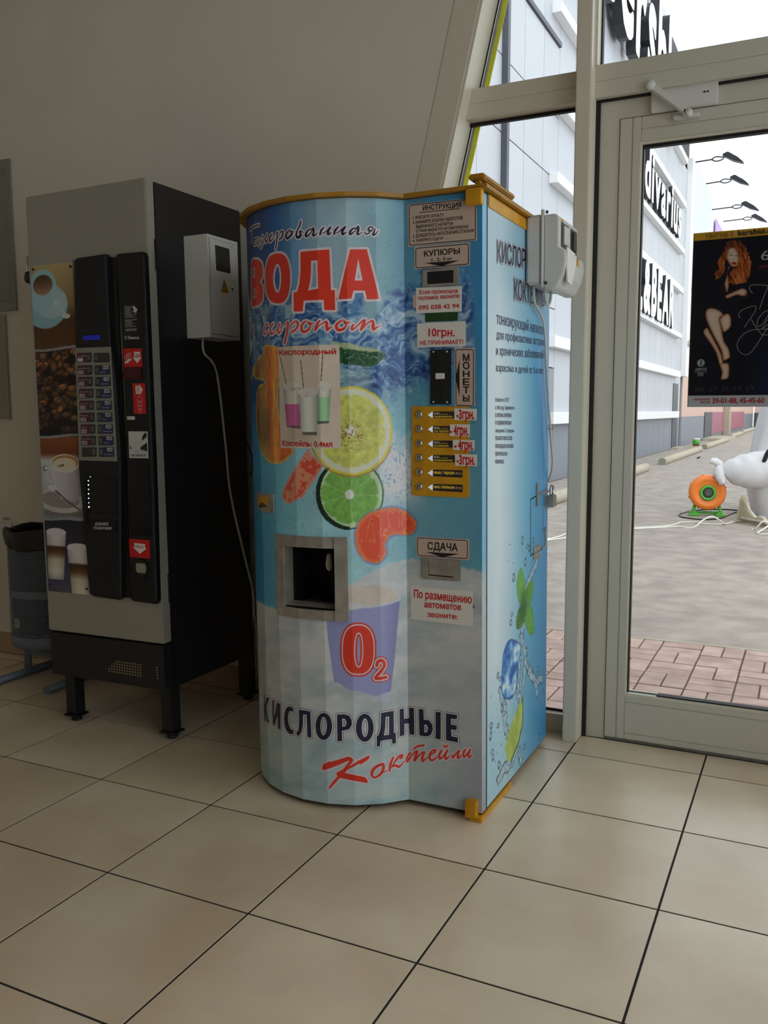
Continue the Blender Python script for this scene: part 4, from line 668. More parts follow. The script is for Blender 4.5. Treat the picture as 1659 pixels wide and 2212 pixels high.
# --- painted artwork of the front
HOLE = (461, 640, 608, 797)
A = np.unique(np.round(np.concatenate([np.arange(0, 960, 2.0), np.array(SS[1:-1])*1000, [461, 640]]), 2)); A = A[A <= SS[-2]*1000+.01]
Bv = np.unique(np.concatenate([np.arange(0, 1808, 2.0), [608, 797, 1808]]))
S_, W_ = np.meshgrid(A, Bv)
jx = (fbm(S_/14, W_/14, 5, 3)-.5); jy = (fbm(S_/14, W_/14, 9, 3)-.5)
# sky blue top to pale, deep blue on the far left
C = ramp(S_, [(0,(60,140,192)),(140,(70,148,194)),(235,(96,156,182)),(300,(128,172,184)),(400,(158,186,194)),(500,(148,178,194)),(580,(96,146,188)),(650,(42,100,164)),(720,(24,72,146)),(860,(20,54,120)),(1000,(20,50,110))])
low = ramp(S_, [(0,(96,160,184)),(230,(120,180,196)),(330,(165,208,214)),(520,(160,210,218)),(640,(130,200,220)),(720,(84,178,218)),(860,(50,140,200))])
put(C, sst(1330, 1130, W_+jx*160), low)
tex = fbm(S_/60, W_/60, 3, 4); C *= (.93+.14*tex)[..., None]
# speckles of droplets
sp = vn(S_/5, W_/5, 21); put(C, (sp > .86)*sst(420, 240, S_)*sst(1350, 1500, W_), (90,140,160), .5)
put(C, (vn(S_/4.5, W_/5, 23) > .90)*(W_ < 1250), (60,110,150), .35)
# splash of water
yc = 1390+60*np.sin(S_/110+.6)+jx*120
env = np.exp(-((W_-yc)/np.where(W_ > yc, 120+30*np.sin(S_/70), 130))**2)*sst(0, 60, S_)
peak = np.exp(-(((S_-262)/48)**2+((W_-1465)/75)**2))+.9*np.exp(-(((S_-395)/35)**2+((W_-1530)/60)**2))+.8*np.exp(-(((S_-560)/110)**2+((W_-1420)/85)**2))
env = np.clip(env*1.35+peak, 0, 1)
wx = S_+60*(fbm(S_/70, W_/70, 31, 3)-.5)*2; wy = W_+60*(fbm(S_/70, W_/70, 37, 3)-.5)*2
rdg = 1-np.abs(2*fbm(wx/42, wy/26, 41, 4)-1)*1.9; rdg = np.clip(rdg, 0, 1)
tn = fbm(wx/60, wy/36, 47, 4)
wc = ramp(tn+.35*(rdg-.5), [(.12,(24,44,104)),(.35,(44,86,150)),(.5,(84,128,174)),(.62,(122,160,192)),(.8,(176,200,214))])
put(C, np.clip((env-.25)*2.2, 0, 1), wc)
put(C, (rdg > .93)*np.clip((env-.3)*2, 0, 1), (200,218,230), .45)
put(C, (vn(wx/9, wy/5, 53) > .87)*np.clip((env-.2)*2, 0, 1)*sst(600, 200, S_), (30,45,110), .6)
# white spray on the right
spray = sst(345, 250, S_+jx*90)*sst(230, 262, S_+0*S_)*0+sst(1160, 1060, W_+jx*120)*sst(380, 280, S_+jy*60)*sst(880, 980, W_)*sst(150, 238, S_)
put(C, spray, (222,222,222)); put(C, (vn(S_/5, W_/6, 61) > .74)*spray, (110,160,200), .7)
# snow / foam below
sn = D['reg']['snow']; xs = [p[0] for p in sn][::-1]; ys = [p[1] for p in sn][::-1]
cur = np.interp(S_, xs, ys); below = sst(cur+6, cur-6, W_+jx*14)
n1 = fbm((S_+W_*.6)/90, W_/45, 71, 4); n2 = fbm(S_/30, W_/30, 73, 3)
snow = ramp(n1+.25*(n2-.5), [(.2,(176,186,188)),(.42,(192,200,200)),(.6,(206,209,208)),(.85,(214,214,212))])
put(snow, sst(330, 60, W_+jx*200), ramp(n1, [(.2,(150,188,196)),(.5,(178,206,208)),(.8,(196,212,206))]), .8)
put(snow, sst(130, 10, S_+jx*80)*sst(260, 120, W_), (140,150,170), .75)
put(snow, (vn(S_/5, W_/6, 77) > .8)*sst(200, 60, S_)*sst(330, 60, W_), (190,198,210), .6)
put(snow, sst(600, 350, W_)*sst(230, 60, S_), (176,180,186), .6)
put(C, below, snow)
# big folded leaf of an orange slice at the far left
P = smooth(D['reg']['orange']); m = softpoly(S_+jx*6, W_+jy*6, P)
oc = ramp(S_, [(640,(238,120,60)),(672,(235,170,80)),(690,(238,110,50)),(715,(205,150,70)),(760,(150,110,60)),(800,(200,160,90)),(860,(216,190,110))])
oc = oc*(.8+.4*fbm(S_/9, W_/30, 83, 3))[..., None]
put(oc, (W_ < 1215)*(S_ > 690), ramp(W_, [(1040,(208,180,70)),(1080,(190,160,80)),(1130,(120,90,55)),(1300,(170,140,90))]), .7)
put(C, m, oc)
dd = dseg(S_, W_, [p for p in P], True); put(C, m*(dd < 5), (225,200,90), .8)
# cucumber and pale green water
m = softpoly(S_+jx*14, W_+jy*10, D['reg']['cucpale']); put(C, m, (190,200,140), .85)
m = softpoly(S_+jx*10, W_+jy*8, D['reg']['cuc']); put(C, m, np.array((30,80,44))*(.6+.8*vn(S_/5, W_/5, 87))[..., None])
put(C, m*(vn(S_/6, W_/4, 89) > .85), (170,200,180), .7)
put(C, sst(60, 20, np.abs(W_-1290))*sst(210, 250, S_)*sst(480, 400, S_)*sst(330, 360, S_+W_*0), (170,196,180), .55)
# citrus slices
def slice_(c, rx, ry, rind, pith, flesh, nseg, rot, dot, speck):
    dx = (S_-c[0])/rx; dy = (W_-c[1])/ry; r = np.hypot(dx, dy)+jx*.03; th = np.arctan2(dy, dx)+rot
    f = (th/(2*np.pi)*nseg) % 1; e = np.minimum(f, 1-f)*2*np.pi/nseg*r
    put(C, sst(1.0, .985, r), rind); put(C, sst(.965, .925, r), pith)
    fl_ = np.asarray(flesh, float)*(.85+.3*fbm(r*9, th*nseg/1.6, 91, 3))[..., None]
    bulge = .82-.07*(1-np.minimum(f, 1-f)*4).clip(0, 1)**3
    put(C, sst(bulge+.02, bulge-.02, r)*sst(.08, .16, r)*(.62+.38*sst(.0, .035, e)), fl_)
    put(C, (r < .74)*sst(.03, .0, np.abs(vn(th*40, r*3, 95)-.8))*.5, np.asarray(flesh)*1.12)
    put(C, r < dot, (232,232,222)); 
    if speck is not None: put(C, (vn(S_/4, W_/4, 97) > .6)*sst(.42, .2, np.hypot(dx-.02, dy+.12)), speck, .75)
slice_((414.4, 958.5), 104, 106, (44,98,60), (196,220,176), (126,184,84), 9, .3, .13, None)
put(C, ((np.hypot((S_-414)/104, (W_-958)/106) < 1.0) & (S_ > 414) & (np.hypot((S_-404)/100, (W_-962)/102) > .985)), np.array((16,42,30))*(.6+vn(S_/4, W_/4, 98))[..., None])
slice_((407, 1145), 126, 131, (226,206,52), (222,222,196), (205,208,104), 9, .5, .085, (150,104,44))
put(C, (np.hypot((S_-407)/126, (W_-1145)/131) < 1.04)*(np.hypot((S_-407)/126, (W_-1145)/131) > 1.0)*(W_ < 1100), (190,130,70), .8)
P = smooth(D['reg']['grape']); m = softpoly(S_+jx*8, W_+jy*8, P); put(C, m, (232,150,116)); put(C, m*(fbm(S_/13, W_/13, 101, 2) > .5), (228,78,52), .85); put(C, m*(dseg(S_, W_, P, True) < 7), (222,160,150), .7)
P = smooth(D['reg']['tang']); m = softpoly(S_+jx*8, W_+jy*8, P); de = dseg(S_, W_, P, True)
put(C, sst(8, 2, de)*(1-m), (90,120,190), .6); put(C, m, (236,84,50)); put(C, m*(np.abs(fbm(S_/22, W_/40, 103, 3)-.5) < .02), (245,160,110), .7); put(C, m*sst(14, 4, de), (235,150,90), .6)
# paper cup
m = softpoly(S_, W_, D['reg']['cup']); cs_ = [p[0] for p in D['reg']['cup']]; u_ = (max(cs_)-S_)/(max(cs_)-min(cs_))
put(C, m, ramp(u_, [(0,(146,150,198)),(.35,(156,160,206)),(.7,(160,164,208)),(1,(128,130,180))]))
put(C, softpoly(S_, W_, D['reg']['cupbot']), (190,194,214))
m = softpoly(S_, W_, D['reg']['cuprim']); put(C, m, np.array((214,200,188))*(.94+.1*n2)[..., None]); put(C, m*(dseg(S_, W_, D['reg']['cuprim'][:5]) < 6), (205,206,218))
put(C, (vn(S_/7, W_/7, 107) > .93), (120,130,140), .12)
grid('front_panel', SF, A, Bv, C, 0., M['print'], wm, skip=[HOLE])
# left flank behind the curve, front return beside the seam, side panel, back, base, lid
obj('left_panel', B(cx-R0, cx-R0+.002, cy, .70, 0, H), M['navyp'], wm)
A2 = np.arange(0, 37, 6.); G2, G3 = np.meshgrid(A2, Bv[::3]); C2 = ramp(G3, [(0,(150,156,170)),(300,(180,190,196)),(700,(176,186,190)),(770,(110,176,205)),(1400,(105,176,210)),(1808,(110,178,212))]); C2 *= (.95+.1*vn(G2/3, G3/9, 5))[..., None]
grid('front_return', SIDE, A2, Bv[::3], C2, 0., M['print'], wm)
# --- side artwork
A3 = np.arange(45, 700.1, 2.5); B3 = np.arange(0, 1808.1, 2.8); T_, W3 = np.meshgrid(A3, B3)
q = T_/700+.10*(fbm(T_/200, W3/400, 3, 2)-.5)
C3 = ramp(q, [(.05,(196,216,222)),(.2,(214,226,230)),(.35,(186,214,224)),(.55,(130,190,214)),(.75,(88,166,206)),(1.0,(66,148,200))])
put(C3, sst(1350, 1750, W3), (150,188,206), .55); put(C3, sst(500, 100, W3)*sst(420, 100, T_), (158,206,222), .8)
put(C3, sst(22, 0, np.abs(T_-(640+.35*(1000-W3)*.3)))*sst(900, 1100, W3)*sst(1500, 1300, W3), (40,110,180), .5)
j3 = (fbm(T_/20, W3/20, 7, 3)-.5)
for P in D['sd']['water']:
    w_ = 20*(1-.5*np.abs(j3)); d3 = dseg(T_+j3*30, W3+j3*20, P); put(C3, d3 < 16, (190,214,224), .75); put(C3, (np.abs(d3-15) < 3.0), (52,74,92), .75); put(C3, (np.abs(d3-5) < 2.2)*(vn(T_/12, W3/12, 9) > .45), (70,100,120), .6)
for i, (a, b) in enumerate(D['sd']['drops']):
    d3 = np.hypot((T_-a+j3*8)/10, (W3-b)/(6+3*(i % 3))); put(C3, (np.abs(d3-1) < .35), (58,84,104), .8); put(C3, d3 < .6, (205,222,230), .6)
put(C3, (vn(T_/14, W3/7, 11) > .93)*sst(240, 60, np.abs(T_-160))*(W3 < 400), (70,100,118), .7)
put(C3, (vn(T_/14, W3/7, 15) > .95)*sst(140, 40, np.abs(T_-330))*(W3 < 800)*(W3 > 500), (70,100,118), .7)
P = smooth(D['sd']['ice']); m = softpoly(T_+j3*10, W3, P); put(C3, m, ramp(fbm(T_/40, W3/30, 13, 3), [(.25,(30,96,176)),(.5,(90,160,214)),(.75,(214,232,240))])); put(C3, (dseg(T_, W3, P, True) < 3.5), (30,80,150), .7)
for k, P in enumerate([smooth(p_) for p_ in D['sd']['leaf']]): m = softpoly(T_+j3*8, W3, P); put(C3, m, np.array(((110,176,72),(96,166,60),(104,172,66),(70,130,50))[k])*(.85+.3*fbm(T_/9, W3/6, 17, 2))[..., None]); put(C3, m*(dseg(T_, W3, P, True) < 4), (52,120,50), .5)
put(C3, sst(70, 15, np.hypot((T_-415), (W3-552)*1.0)+j3*60), (44,84,44), .7)
P = D['sd']['lime']; m = softpoly(T_+j3*6, W3, P); put(C3, m, ramp(fbm(T_/20, W3/50, 19, 3), [(.3,(160,186,78)),(.7,(196,212,120))])); put(C3, m*(dseg(T_, W3, P[:5]) < 9), (50,100,44), .9)
sp_ = grid('side_panel', SIDE, A3, B3, C3, 0., M['print'], wm)
obj('cabinet_back', B((cx-R0, -.001, .698, .70, 0, H), (-.006, -.0008, .037, .044, 0, H)), M['hole'], wm)
lidp = [(p[0], p[1]) for p in prof[:-1]]
def outset(P, d):
    out = []
    for i in range(len(P)):
        a = Vector(P[i-1]); b = Vector(P[i]); c = Vector(P[(i+1) % len(P)]); n1 = (b-a).normalized(); n2 = (c-b).normalized()
        m1 = Vector((n1.y, -n1.x)); m2 = Vector((n2.y, -n2.x)); s = (m1+m2); s = s/max(.2, (1+m1.dot(m2))) if s.length > 1e-6 else m1
        out.append((b.x-s.x*d, b.y-s.y*d))
    return out
full = lidp+[(cx-R0, .70), (-.001, .70)]
obj('lid', prism(outset(full, .020), 'z', H+.002, H+.013), M['ochre'], wm)
obj('bottom_plate', prism(full, 'z', -.003, 0), M['rust'], wm)
for y_ in (.12, .60): obj('base_rail', B(-.70, -.05, y_, y_+.035, -.016, -.003), M['black'], wm)
# yellow corner ironwork, top rail of the side, bars
obj('top_bracket', B((-.042, .004, -.022, .004, H-.040, H+.006, .002)), M['yellow'], wm)
bm = prism([(.047, H-.002), (.047, H-.028), (.054, H-.036), (.70, H-.036), (.70, H-.002)], 'x', -.001, .004); obj('side_rail', bm, M['yellow'], wm)
obj('hinge_bar', B((-.034, .012, -.020, .26, H+.026, H+.042, .004), (-.016, -.004, -.01, .01, H+.015, H+.028)), M['ochre'], wm)
obj('bottom_bracket', B((-.046, -.012, -.024, .004, -.012, .042, .002)), M['yellow'], wm)
obj('base_bar', B((-.034, .006, -.022, .27, -.0195, -.005, .001)), M['yellow'], wm)
bm = bmesh.new(); lathe(bm, [(0,-.0135),(.014,-.0135),(.016,-.006),(.016,.006),(0,.006)], 14, (-.02, .60, 0)); obj('foot', bm, M['yellow'], wm)

# --- lettering on the wrap
def word(name, loops, m, o=.0010, ring=None, ring2=None):
    ob = polymesh(name, SF, loops, o, m, wm)
    if ring2: union(ring_shapes(loops, ring2[0]), 'outline', SF, .0003, ring2[1], ob)
    if ring: union(ring_shapes(loops, ring[0]), 'outline', SF, .0006, ring[1], ob)
    return ob
for lp in D['voda']: word('big_letter', lp, M['redv'], ring=(.0135, M['pinkv']))
def script(name, sts, m, ex, mo):
    body = []; rim = []
    for st in sts: body += stroke_shapes(st); rim += stroke_shapes(st, ex)
    ob = union(body, name, SF, .0010, m, wm); union(rim, 'outline', SF, .0005, mo, ob); return ob
script('script_lettering', D['gaz'], M['navy'], .0042, M['pinkv'])
script('script_lettering', D['sir'][:1], M['redv'], .0050, M['pinkv']); script('script_lettering', D['sir'][1:], M['redv'], .0050, M['pinkv'])
ob = script('script_lettering', D['kok'], M['redv'], .0045, M['pinkv'])
word('script_initial', D['kokK'], M['redv'], ring=(.010, M['pinkv']))
for lp in D['kis']:
    ob = polymesh('block_letter', SF, lp, .0012, M['navy'], wm)
    union(ring_shapes(lp, .0062), 'outline', SF, .0008, M['whitev'], ob)
    union(ring_shapes(lp, .0092), 'outline', SF, .0004, M['navy'], ob)
ob = polymesh('oxygen_sign', SF, D['o2'][0], .0004, M['redv'], wm); polymesh('outline', SF, D['o2'][1], .0008, M['pinkv'], ob); polymesh('numeral', SF, D['o2'][2], .0012, M['redv'], ob)
b1 = []; b2 = []; b3 = []
for st in D['two']: b1 += stroke_shapes(st, -.001); b2 += stroke_shapes(st, .0035); b3 += stroke_shapes(st, .0065)
union(b3, 'subscript_rim', SF, .0004, M['redv'], ob); union(b2, 'subscript_rim', SF, .0008, M['pinkv'], ob); union(b1, 'subscript', SF, .0012, M['redv'], ob)

# --- serving hatch
f = lambda s, w, o=0.: ffn(s/1000, w/1000, o)
hl, hr, hb, ht = 640, 461, 608, 797
def cavity(s0, s1, w0, w1, dep):
    bm = bmesh.new(); ss = [s0/1000]+[s for s in SS if s0/1000 < s < s1/1000]+[s1/1000]
    fr = [ffn(s, 0, 0) for s in ss]; yb = max(p.y for p in fr)+dep
    rows = []
    for w in (w0/1000, w1/1000): rows.append(([bm.verts.new((p.x, p.y, w)) for p in fr], [bm.verts.new((p.x, yb, w)) for p in fr]))
    for F0, K0 in rows:
        for i in range(len(fr)-1): bm.faces.new((F0[i], F0[i+1], K0[i+1], K0[i]))
    for i in range(len(fr)-1): bm.faces.new((rows[0][1][i], rows[0][1][i+1], rows[1][1][i+1], rows[1][1][i]))
    for i in (0, -1): bm.faces.new((rows[0][0][i], rows[0][1][i], rows[1][1][i], rows[1][0][i]))
    return bm, fr, yb
bm, fr, yb = cavity(hr, hl, hb, ht, .16)
hatch = obj('serving_hatch', bm, M['hole'], wm)
for q_, o_, nm in (((640,577,671,831), .005, 'left_strip'), ((421,577,461,831), .012, 'right_strip'), ((461,797,640,831), .006, 'top_strip'), ((461,577,640,608), .005, 'bottom_strip')):
    a, b, c_, d_ = q_; solid('hatch_strip', SF, [(a,b),(c_,b),(c_,d_),(a,d_)], 0, o_, M['steel'], hatch)
pl_ = ffn(.640, 0, 0); pr_ = ffn(.461, 0, 0)
obj('hatch_return', B((pl_.x+.0005, pl_.x+.003, pl_.y, pl_.y+.045, .610, .795)), M['steel'], hatch)
bm = bmesh.new(); vs = [bm.verts.new(p) for p in ((pl_.x, pl_.y, .612), (pr_.x, pr_.y, .612), (pr_.x, pr_.y+.04, .620), (pl_.x, pl_.y+.04, .620))]; bm.faces.new(vs); obj('hatch_return', bm, M['steel'], hatch)
bm = bmesh.new(); lathe(bm, [(.003,.77),(.007,.765),(.009,.75),(.011,.735),(.008,.722),(.002,.715),(0,.715)], 16, (pr_.x-.055, pr_.y+.06, 0)); obj('nozzle', bm, M['ltgrey'], hatch)
obj('grate', B(*[(pr_.x-.12+k*.012, pr_.x-.114+k*.012, pr_.y+.03, pr_.y+.12, .622, .626) for k in range(10)]), M['smoke'], hatch)
obj('inner_wall', B(pr_.x-.045, pr_.x-.043, pr_.y+.06, pr_.y+.12, .622, .77), M['smoke'], hatch)
# lock window at the far left
lk = solid('lock_plate', SF, D['lockw'][:4], 0, .004, M['steel'], wm)
polymesh('lock_recess', SF, [D['lockw'][4:]], .0046, M['yellow'], lk)
polymesh('lock_flap', SF, [[D['lockw'][7], D['lockw'][6], [745, 925]]], .0050, M['smoke'], lk)

# --- milk shake sticker
mq = D['milk']; a0_, a1_ = 436.6, 643.5; b0_, b1_ = 1095.0, 1396.5
A4 = np.unique(np.round(np.concatenate([np.arange(a0_, a1_, 1.5), [a1_], [s*1000 for s in SS if a0_ < s*1000 < a1_]]), 2)); B4 = np.arange(b0_, b1_+.1, 1.5)
X4, Y4 = np.meshgrid(A4, B4); C4 = np.zeros(X4.shape+(3,))+np.array((222,204,184)); C4 *= (.96+.06*fbm(X4/40, Y4/40, 3, 3))[..., None]
put(C4, sst(46, 8, np.hypot((X4-560)/1.6, (Y4-1142)/1.0)), (150,132,112), .35)
for P, top, fo in ((D['milkg'][0], (206,108,160), 52), (D['milkg'][2], (160,208,160), 30), (D['milkg'][1], (214,214,200), 16)):
    xs_ = [p[0] for p in P]; ys_ = [p[1] for p in P]; x0, x1, y0, y1 = min(xs_), max(xs_), min(ys_), max(ys_); m = softpoly(X4, Y4, P); uu = (X4-x0)/(x1-x0); sh = .72+.36*np.sin(np.clip(uu, 0, 1)*np.pi)
    put(C4, m, np.asarray(top)*sh[..., None]); put(C4, m*(Y4 > y1-fo), np.array((216,210,198))*sh[..., None])
    put(C4, m*(Y4 < y0+9), (110,100,88)); cxm = (x0+x1)/2
    put(C4, (np.hypot((X4-cxm)/((x1-x0)*.5), (Y4-y1)/14) < 1), (218,212,200)); put(C4, (np.hypot((X4-cxm)/((x1-x0)*.5), (Y4-y1)/14) < 1)*(Y4 < y1-3)*(vn(X4/8, Y4/6, 5) > .6), (180,172,160), .6)
for P in D['milkg'][3:]: put(C4, dseg(X4, Y4, P) < 1.8, (104,98,84), .9)
ms = grid('cocktail_sticker', SF, A4, B4, C4, .0008, M['printp'], wm); ms['label'] = 'beige sticker with three milkshakes'
mt = D['milkt']; text('lettering', SF, 'Кислородный', mt[:3], .0015, M['sred'], ms); text('lettering', SF, 'Коктейль: 0.4мл', mt[3:], .0015, M['sred'], ms)

# --- stickers and fittings on the flat right part
st = D['st']
def border(q, w, o, par, r=7):
    P = rrect(q, r); union(ring_shapes([P], w), 'border', SF, o, M['ink'], par)
def sticker(q, m='cream', lab=None, b=None, tx=(), inkm='ink', bw=.0022):
    s = solid('sticker', SF, q, 0, .0006, M[m], wm)
    if lab: s['label'] = lab
    if b: border(b, bw, .0009, s)
    for t, tq, bo in tx: text('lettering', SF, t, tq, .0009, M[inkm], s, bo*1.2 if bo else .4)
    return s
s1 = sticker(st['ins'], lab='beige instruction sticker', b=st['insb'], tx=D['tx'])
polymesh('underline', SF, [[(190, 1768.5), (67, 1766.2), (67, 1764.2), (190, 1766.5)]], .0009, M['ink'], s1)
s2 = sticker(st['kup'], lab='beige banknote sticker', b=st['kupb'], tx=D['tx2']); polymesh('arrow', SF, [st['kupt']], .0009, M['ink'], s2)
s3 = sticker(st['mon'], lab='beige coin sticker', b=st['monb'], tx=D['tx5']); polymesh('arrow', SF, [st['mont']], .0009, M['ink'], s3)
s4 = sticker(st['sda'], lab='beige change sticker', b=st['sdab'], tx=D['tx6']); polymesh('arrow', SF, [st['sdat']], .0009, M['ink'], s4)
sticker(st['tape'], 'cream'); s5 = sticker(st['tel'], 'paper', 'white paper with a telephone number', tx=D['tx3'], inkm='sred'); s6 = sticker(st['ten'], 'paper', 'white paper about the ten note', tx=D['tx4'], inkm='sred')
s7 = sticker(st['pla'], 'paper', 'white paper about placing machines', tx=D['tx7'], inkm='sred')
text('stray_letter', SF, 'й', D['tx8'][0][1], .0005, M['ink'], wm, .3)
sf_ = solid('banknote_slot', SF, st['slotf'], 0, .005, M['steel'], wm, r=3, bev=.001); polymesh('slot_opening', SF, [st['slot']], .0055, M['hole'], sf_)
lc = solid('display', SF, st['lcd'], 0, .001, M['lcdg'], wm)
ca = solid('coin_acceptor', SF, st['coin'], 0, .006, M['black'], wm, bev=.001)
solid('return_button', SF, st['coinb'], .006, .011, M['white'], ca, bev=.001)
for x, y in st['screws']:
    bm = bmesh.new(); lathe(bm, [(0,-.0085),(.0025,-.0082),(.0036,-.0068),(.0036,-.004)], 12, (0,0,0), 'y'); bmesh.ops.transform(bm, matrix=Matrix.Scale(-1, 4, (0,1,0)), verts=bm.verts)
    so_ = obj('screw', bm, M['chrome'], ca); so_.location = ffn(x/1000, y/1000, 0)
for (a, b) in (st['cs1'], st['cs2']):
    union(stroke_shapes([a+[7.5], b+[7.5]]), 'coin_slot', SF, .0065, M['hole'], ca)
yp = solid('selection_panel', SF, st['yel'], 0, .003, M['yellow'], wm, r=6)
for i, (x, y) in enumerate(st['btn']):
    bm = bmesh.new(); lathe(bm, [(.0112,0),(.0112,-.003),(.0095,-.0055),(.006,-.0075),(0,-.0082)], 20, (0,0,0), 'y')
    for v in bm.verts: v.co.y = -abs(v.co.y)
    bmesh.ops.recalc_face_normals(bm, faces=bm.faces[:]); o = obj('button', bm, M['steelb'], yp); o.location = ffn(x/1000, y/1000, .003)
LT = (('вода', 'газированная'), ('вода', 'газ тархун'), ('вода', 'газ апельсин'), ('вода', 'газированная'), ('пена / тархун', '3гр'), ('пена / апельсин', '3гр'))
for i, L in enumerate(st['lab']):
    q = solid('drink_label', SF, L[:4], .003, .0036, M['brown'], yp); polymesh('lit_arrow', SF, [[L[0], L[3], L[4]]], .0040, M['arrow'], yp)
    x0, x1 = L[0][0]-3, L[1][0]+2; y1, y0 = L[0][1]-1.5, L[3][1]+1.5
    if i < 4:
        x1 = x0-(58 if i in (0, 3) else 46)
        text('lettering', SF, L_ if False else LT[i][0], ((x0, y1-1), (x0-17, y1-1.2), (x0, y1-5.6)), .0042, M['ltgrey'], q, .6)
        text('lettering', SF, LT[i][1], ((x0, y0+5), (x1, y0+4.6), (x0, y0+.8)), .0042, M['amber'], q, .8)
        for k in range(6): polymesh('backlight_dot', SF, [[(x0-4-k*7.5+2*math.cos(t*math.pi/3), (y0+y1)/2+1.2+1.4*math.sin(t*math.pi/3)) for t in range(6)]], .0042, M['amber'], q)
    else:
        text('lettering', SF, LT[i][0]+'-', ((x0, y0+13), (x0-68, y0+12.6), (x0, y0+6)), .0042, M['amber'], q, 1.2)
        text('lettering', SF, LT[i][1], ((x0-70, y0+12.4), (x0-88, y0+12.2), (x0-70, y0+6)), .0042, M['ltgrey'], q, .5)
for q, tq, t in zip(st['pr'], st['prt'], ('-3грн.', '- 4грн.', '- 4грн.', '-3грн.')):
    s = solid('price_tag', SF, q, .0042, .0050, M['paper'], yp); text('lettering', SF, t, tq, .0054, M['sred'], s, 1.6)
cc_ = solid('change_cup', SF, st['cup'], 0, .004, M['steel'], wm, r=6, bev=.0008)
pk = st['pocket']; polymesh('pocket_edge', SF, [[pk[0], [pk[0][0]-1.4, pk[0][1]], [pk[3][0]-1.4, pk[3][1]+3.8], [pk[2][0], pk[2][1]+3.5], pk[2], pk[3]]], .0045, M['hole'], cc_)

# --- side lettering, service door, latch
sdd = D['sd']
def block(name, s, q, surf, wide=1.):
    tx = text(name, surf, s, q, .0014, M['navy'], wm, 1.2); text('outline', surf, s, q, .0010, M['whitev'], tx, 2.6); text('outline', surf, s, q, .0006, M['navy'], tx, 3.4)
    return tx
k6 = sdd['kis']; block('side_word', 'КИСЛОР', k6, SIDE); k7 = sdd['kok']
block('side_word', 'КОКТЕЙЛЬ', k7, SIDE)
dx_ = (k6[1][0]-k6[0][0])/6; block('side_word', 'ОДНЫЙ', [(k6[1][0]+8, k6[1][1]), (k6[1][0]+8+dx_*4.2, k6[1][1]+6), (k6[1][0]+8, k6[1][1]-58)], SIDE)
for s, kk in (('тонизирующий напиток', 'l1'), ('для профилактики острых', 'l2'), ('и хронических заболеваний', 'l3'), ('взрослых и детей от 3-х лет', 'l4')):
    text('side_lettering', SIDE, s, sdd[kk], .0008, M['navy2'], wm, .6)
for s, q in zip(('Изобретен в СССР', 'в 1963 году. Применялся', 'в элитных лечебных', 'и профилактических', 'заведениях. С середины', 'прошлого века состав', 'кислородного коктейля', 'практически не', 'изменился.'), sdd['small']):
    text('side_lettering', SIDE, s, q, .0008, M['navy2'], wm, .5)
def bar2(a, b, w): return [tuple(x/1000 for x in a), tuple(x/1000 for x in b)]
for a, b in (((487,902),(489,708)), ((487,902),(600,912)), ((489,708),(524,712)), ((640,905),(640,770))):
    union(stroke_shapes([list(a)+[4.5 if a != (640,905) else 2], list(b)+[4.5 if a != (640,905) else 2]]), 'service_door_gap', SIDE, .0006, M['hole'], wm)
obj('latch_strap', B((.0008, .005, .551, .570, .872, .951, .001)), M['steel'], wm)
obj('latch_hasp', B((.004, .008, .570, .705, .910, .917, .001)), M['steel'], wm)
hg = obj('hinge_plate', B((.0008, .003, .522, .603, .689, .711), (.0008, .003, .522, .603, .713, .734)), M['steel'], wm)
for i in range(4): obj('rivet', B(.003, .0045, .535+i*.018, .543+i*.018, .698 if i % 2 else .72, .705 if i % 2 else .727), M['ltgrey'], hg)
bm = bmesh.new(); tube(bm, [(.006, .607, .715), (.010, .625, .720), (.010, .640, .735), (.008, .645, .775), (.010, .640, .79)], .0035, 8, step=.004); obj('hinge_pin', bm, M['steel'], wm)

# padlock hanging from the latch

Rm = Matrix.Rotation(TH, 4, 'Y'); O_ = Vector((1.698, .267, .02))
def WP(u, v, w): return O_+(Rm @ Vector((u, v, w)))
pd = empty('padlock', WP(.022, .672, .86), label='grey padlock hanging from the latch of the blue machine', cat='padlock')
obj('body', B(-.012, .012, -.024, .024, 0, .042, bev=.002), M['steel'], pd)
bm = bmesh.new(); tube(bm, [(0,-.015,.042),(0,-.015,.062),(0,-.008,.074),(0,0,.077),(0,.008,.074),(0,.015,.062),(0,.015,.042)], .0045, 10, step=.004); obj('shackle', bm, M['chrome'], pd)

# --- meter box on the side of the blue machine
mb = empty('meter_box', WP(0, .40, 1.60), (0, TH, 0), label='white plastic breaker box mounted high on the side of the blue machine', cat='electrical box')
def hexa(bm, y0, y1, z0, z1, x0, x1, r):
    box(bm, x0, x1, y0, y1, z0, z1, bev=r)
obj('back_shell', B(.0045, .055, 0, .27, 0, .215, bev=.007), M['plas'], mb)
obj('flange', B((.054, .061, -.003, .273, -.003, .218, .002), (.053, .063, -.002, .012, .205, .230, .003), (.053, .063, .258, .272, .205, .226, .003), (.053, .063, .0, .014, -.012, .004, .003)), M['plas'], mb)
P = [(.061, -.002), (.061, .214), (.098, .214), (.106, .205), (.106, .110), (.126, .100), (.130, .070), (.122, .030), (.100, -.012), (.085, -.018), (.064, -.016)]
bm = bmesh.new(); a = [bm.verts.new((p[0], .008, p[1])) for p in P]; b = [bm.verts.new((p[0], .262, p[1])) for p in P]; bm.faces.new(a); bm.faces.new(b[::-1])
for i in range(len(P)): bm.faces.new((a[i], b[i], b[(i+1) % len(P)], a[(i+1) % len(P)]))
bmesh.ops.recalc_face_normals(bm, faces=bm.faces[:]); bmesh.ops.bevel(bm, geom=list(bm.edges), offset=.003, segments=2, affect='EDGES'); obj('cover', bm, M['plas'], mb)
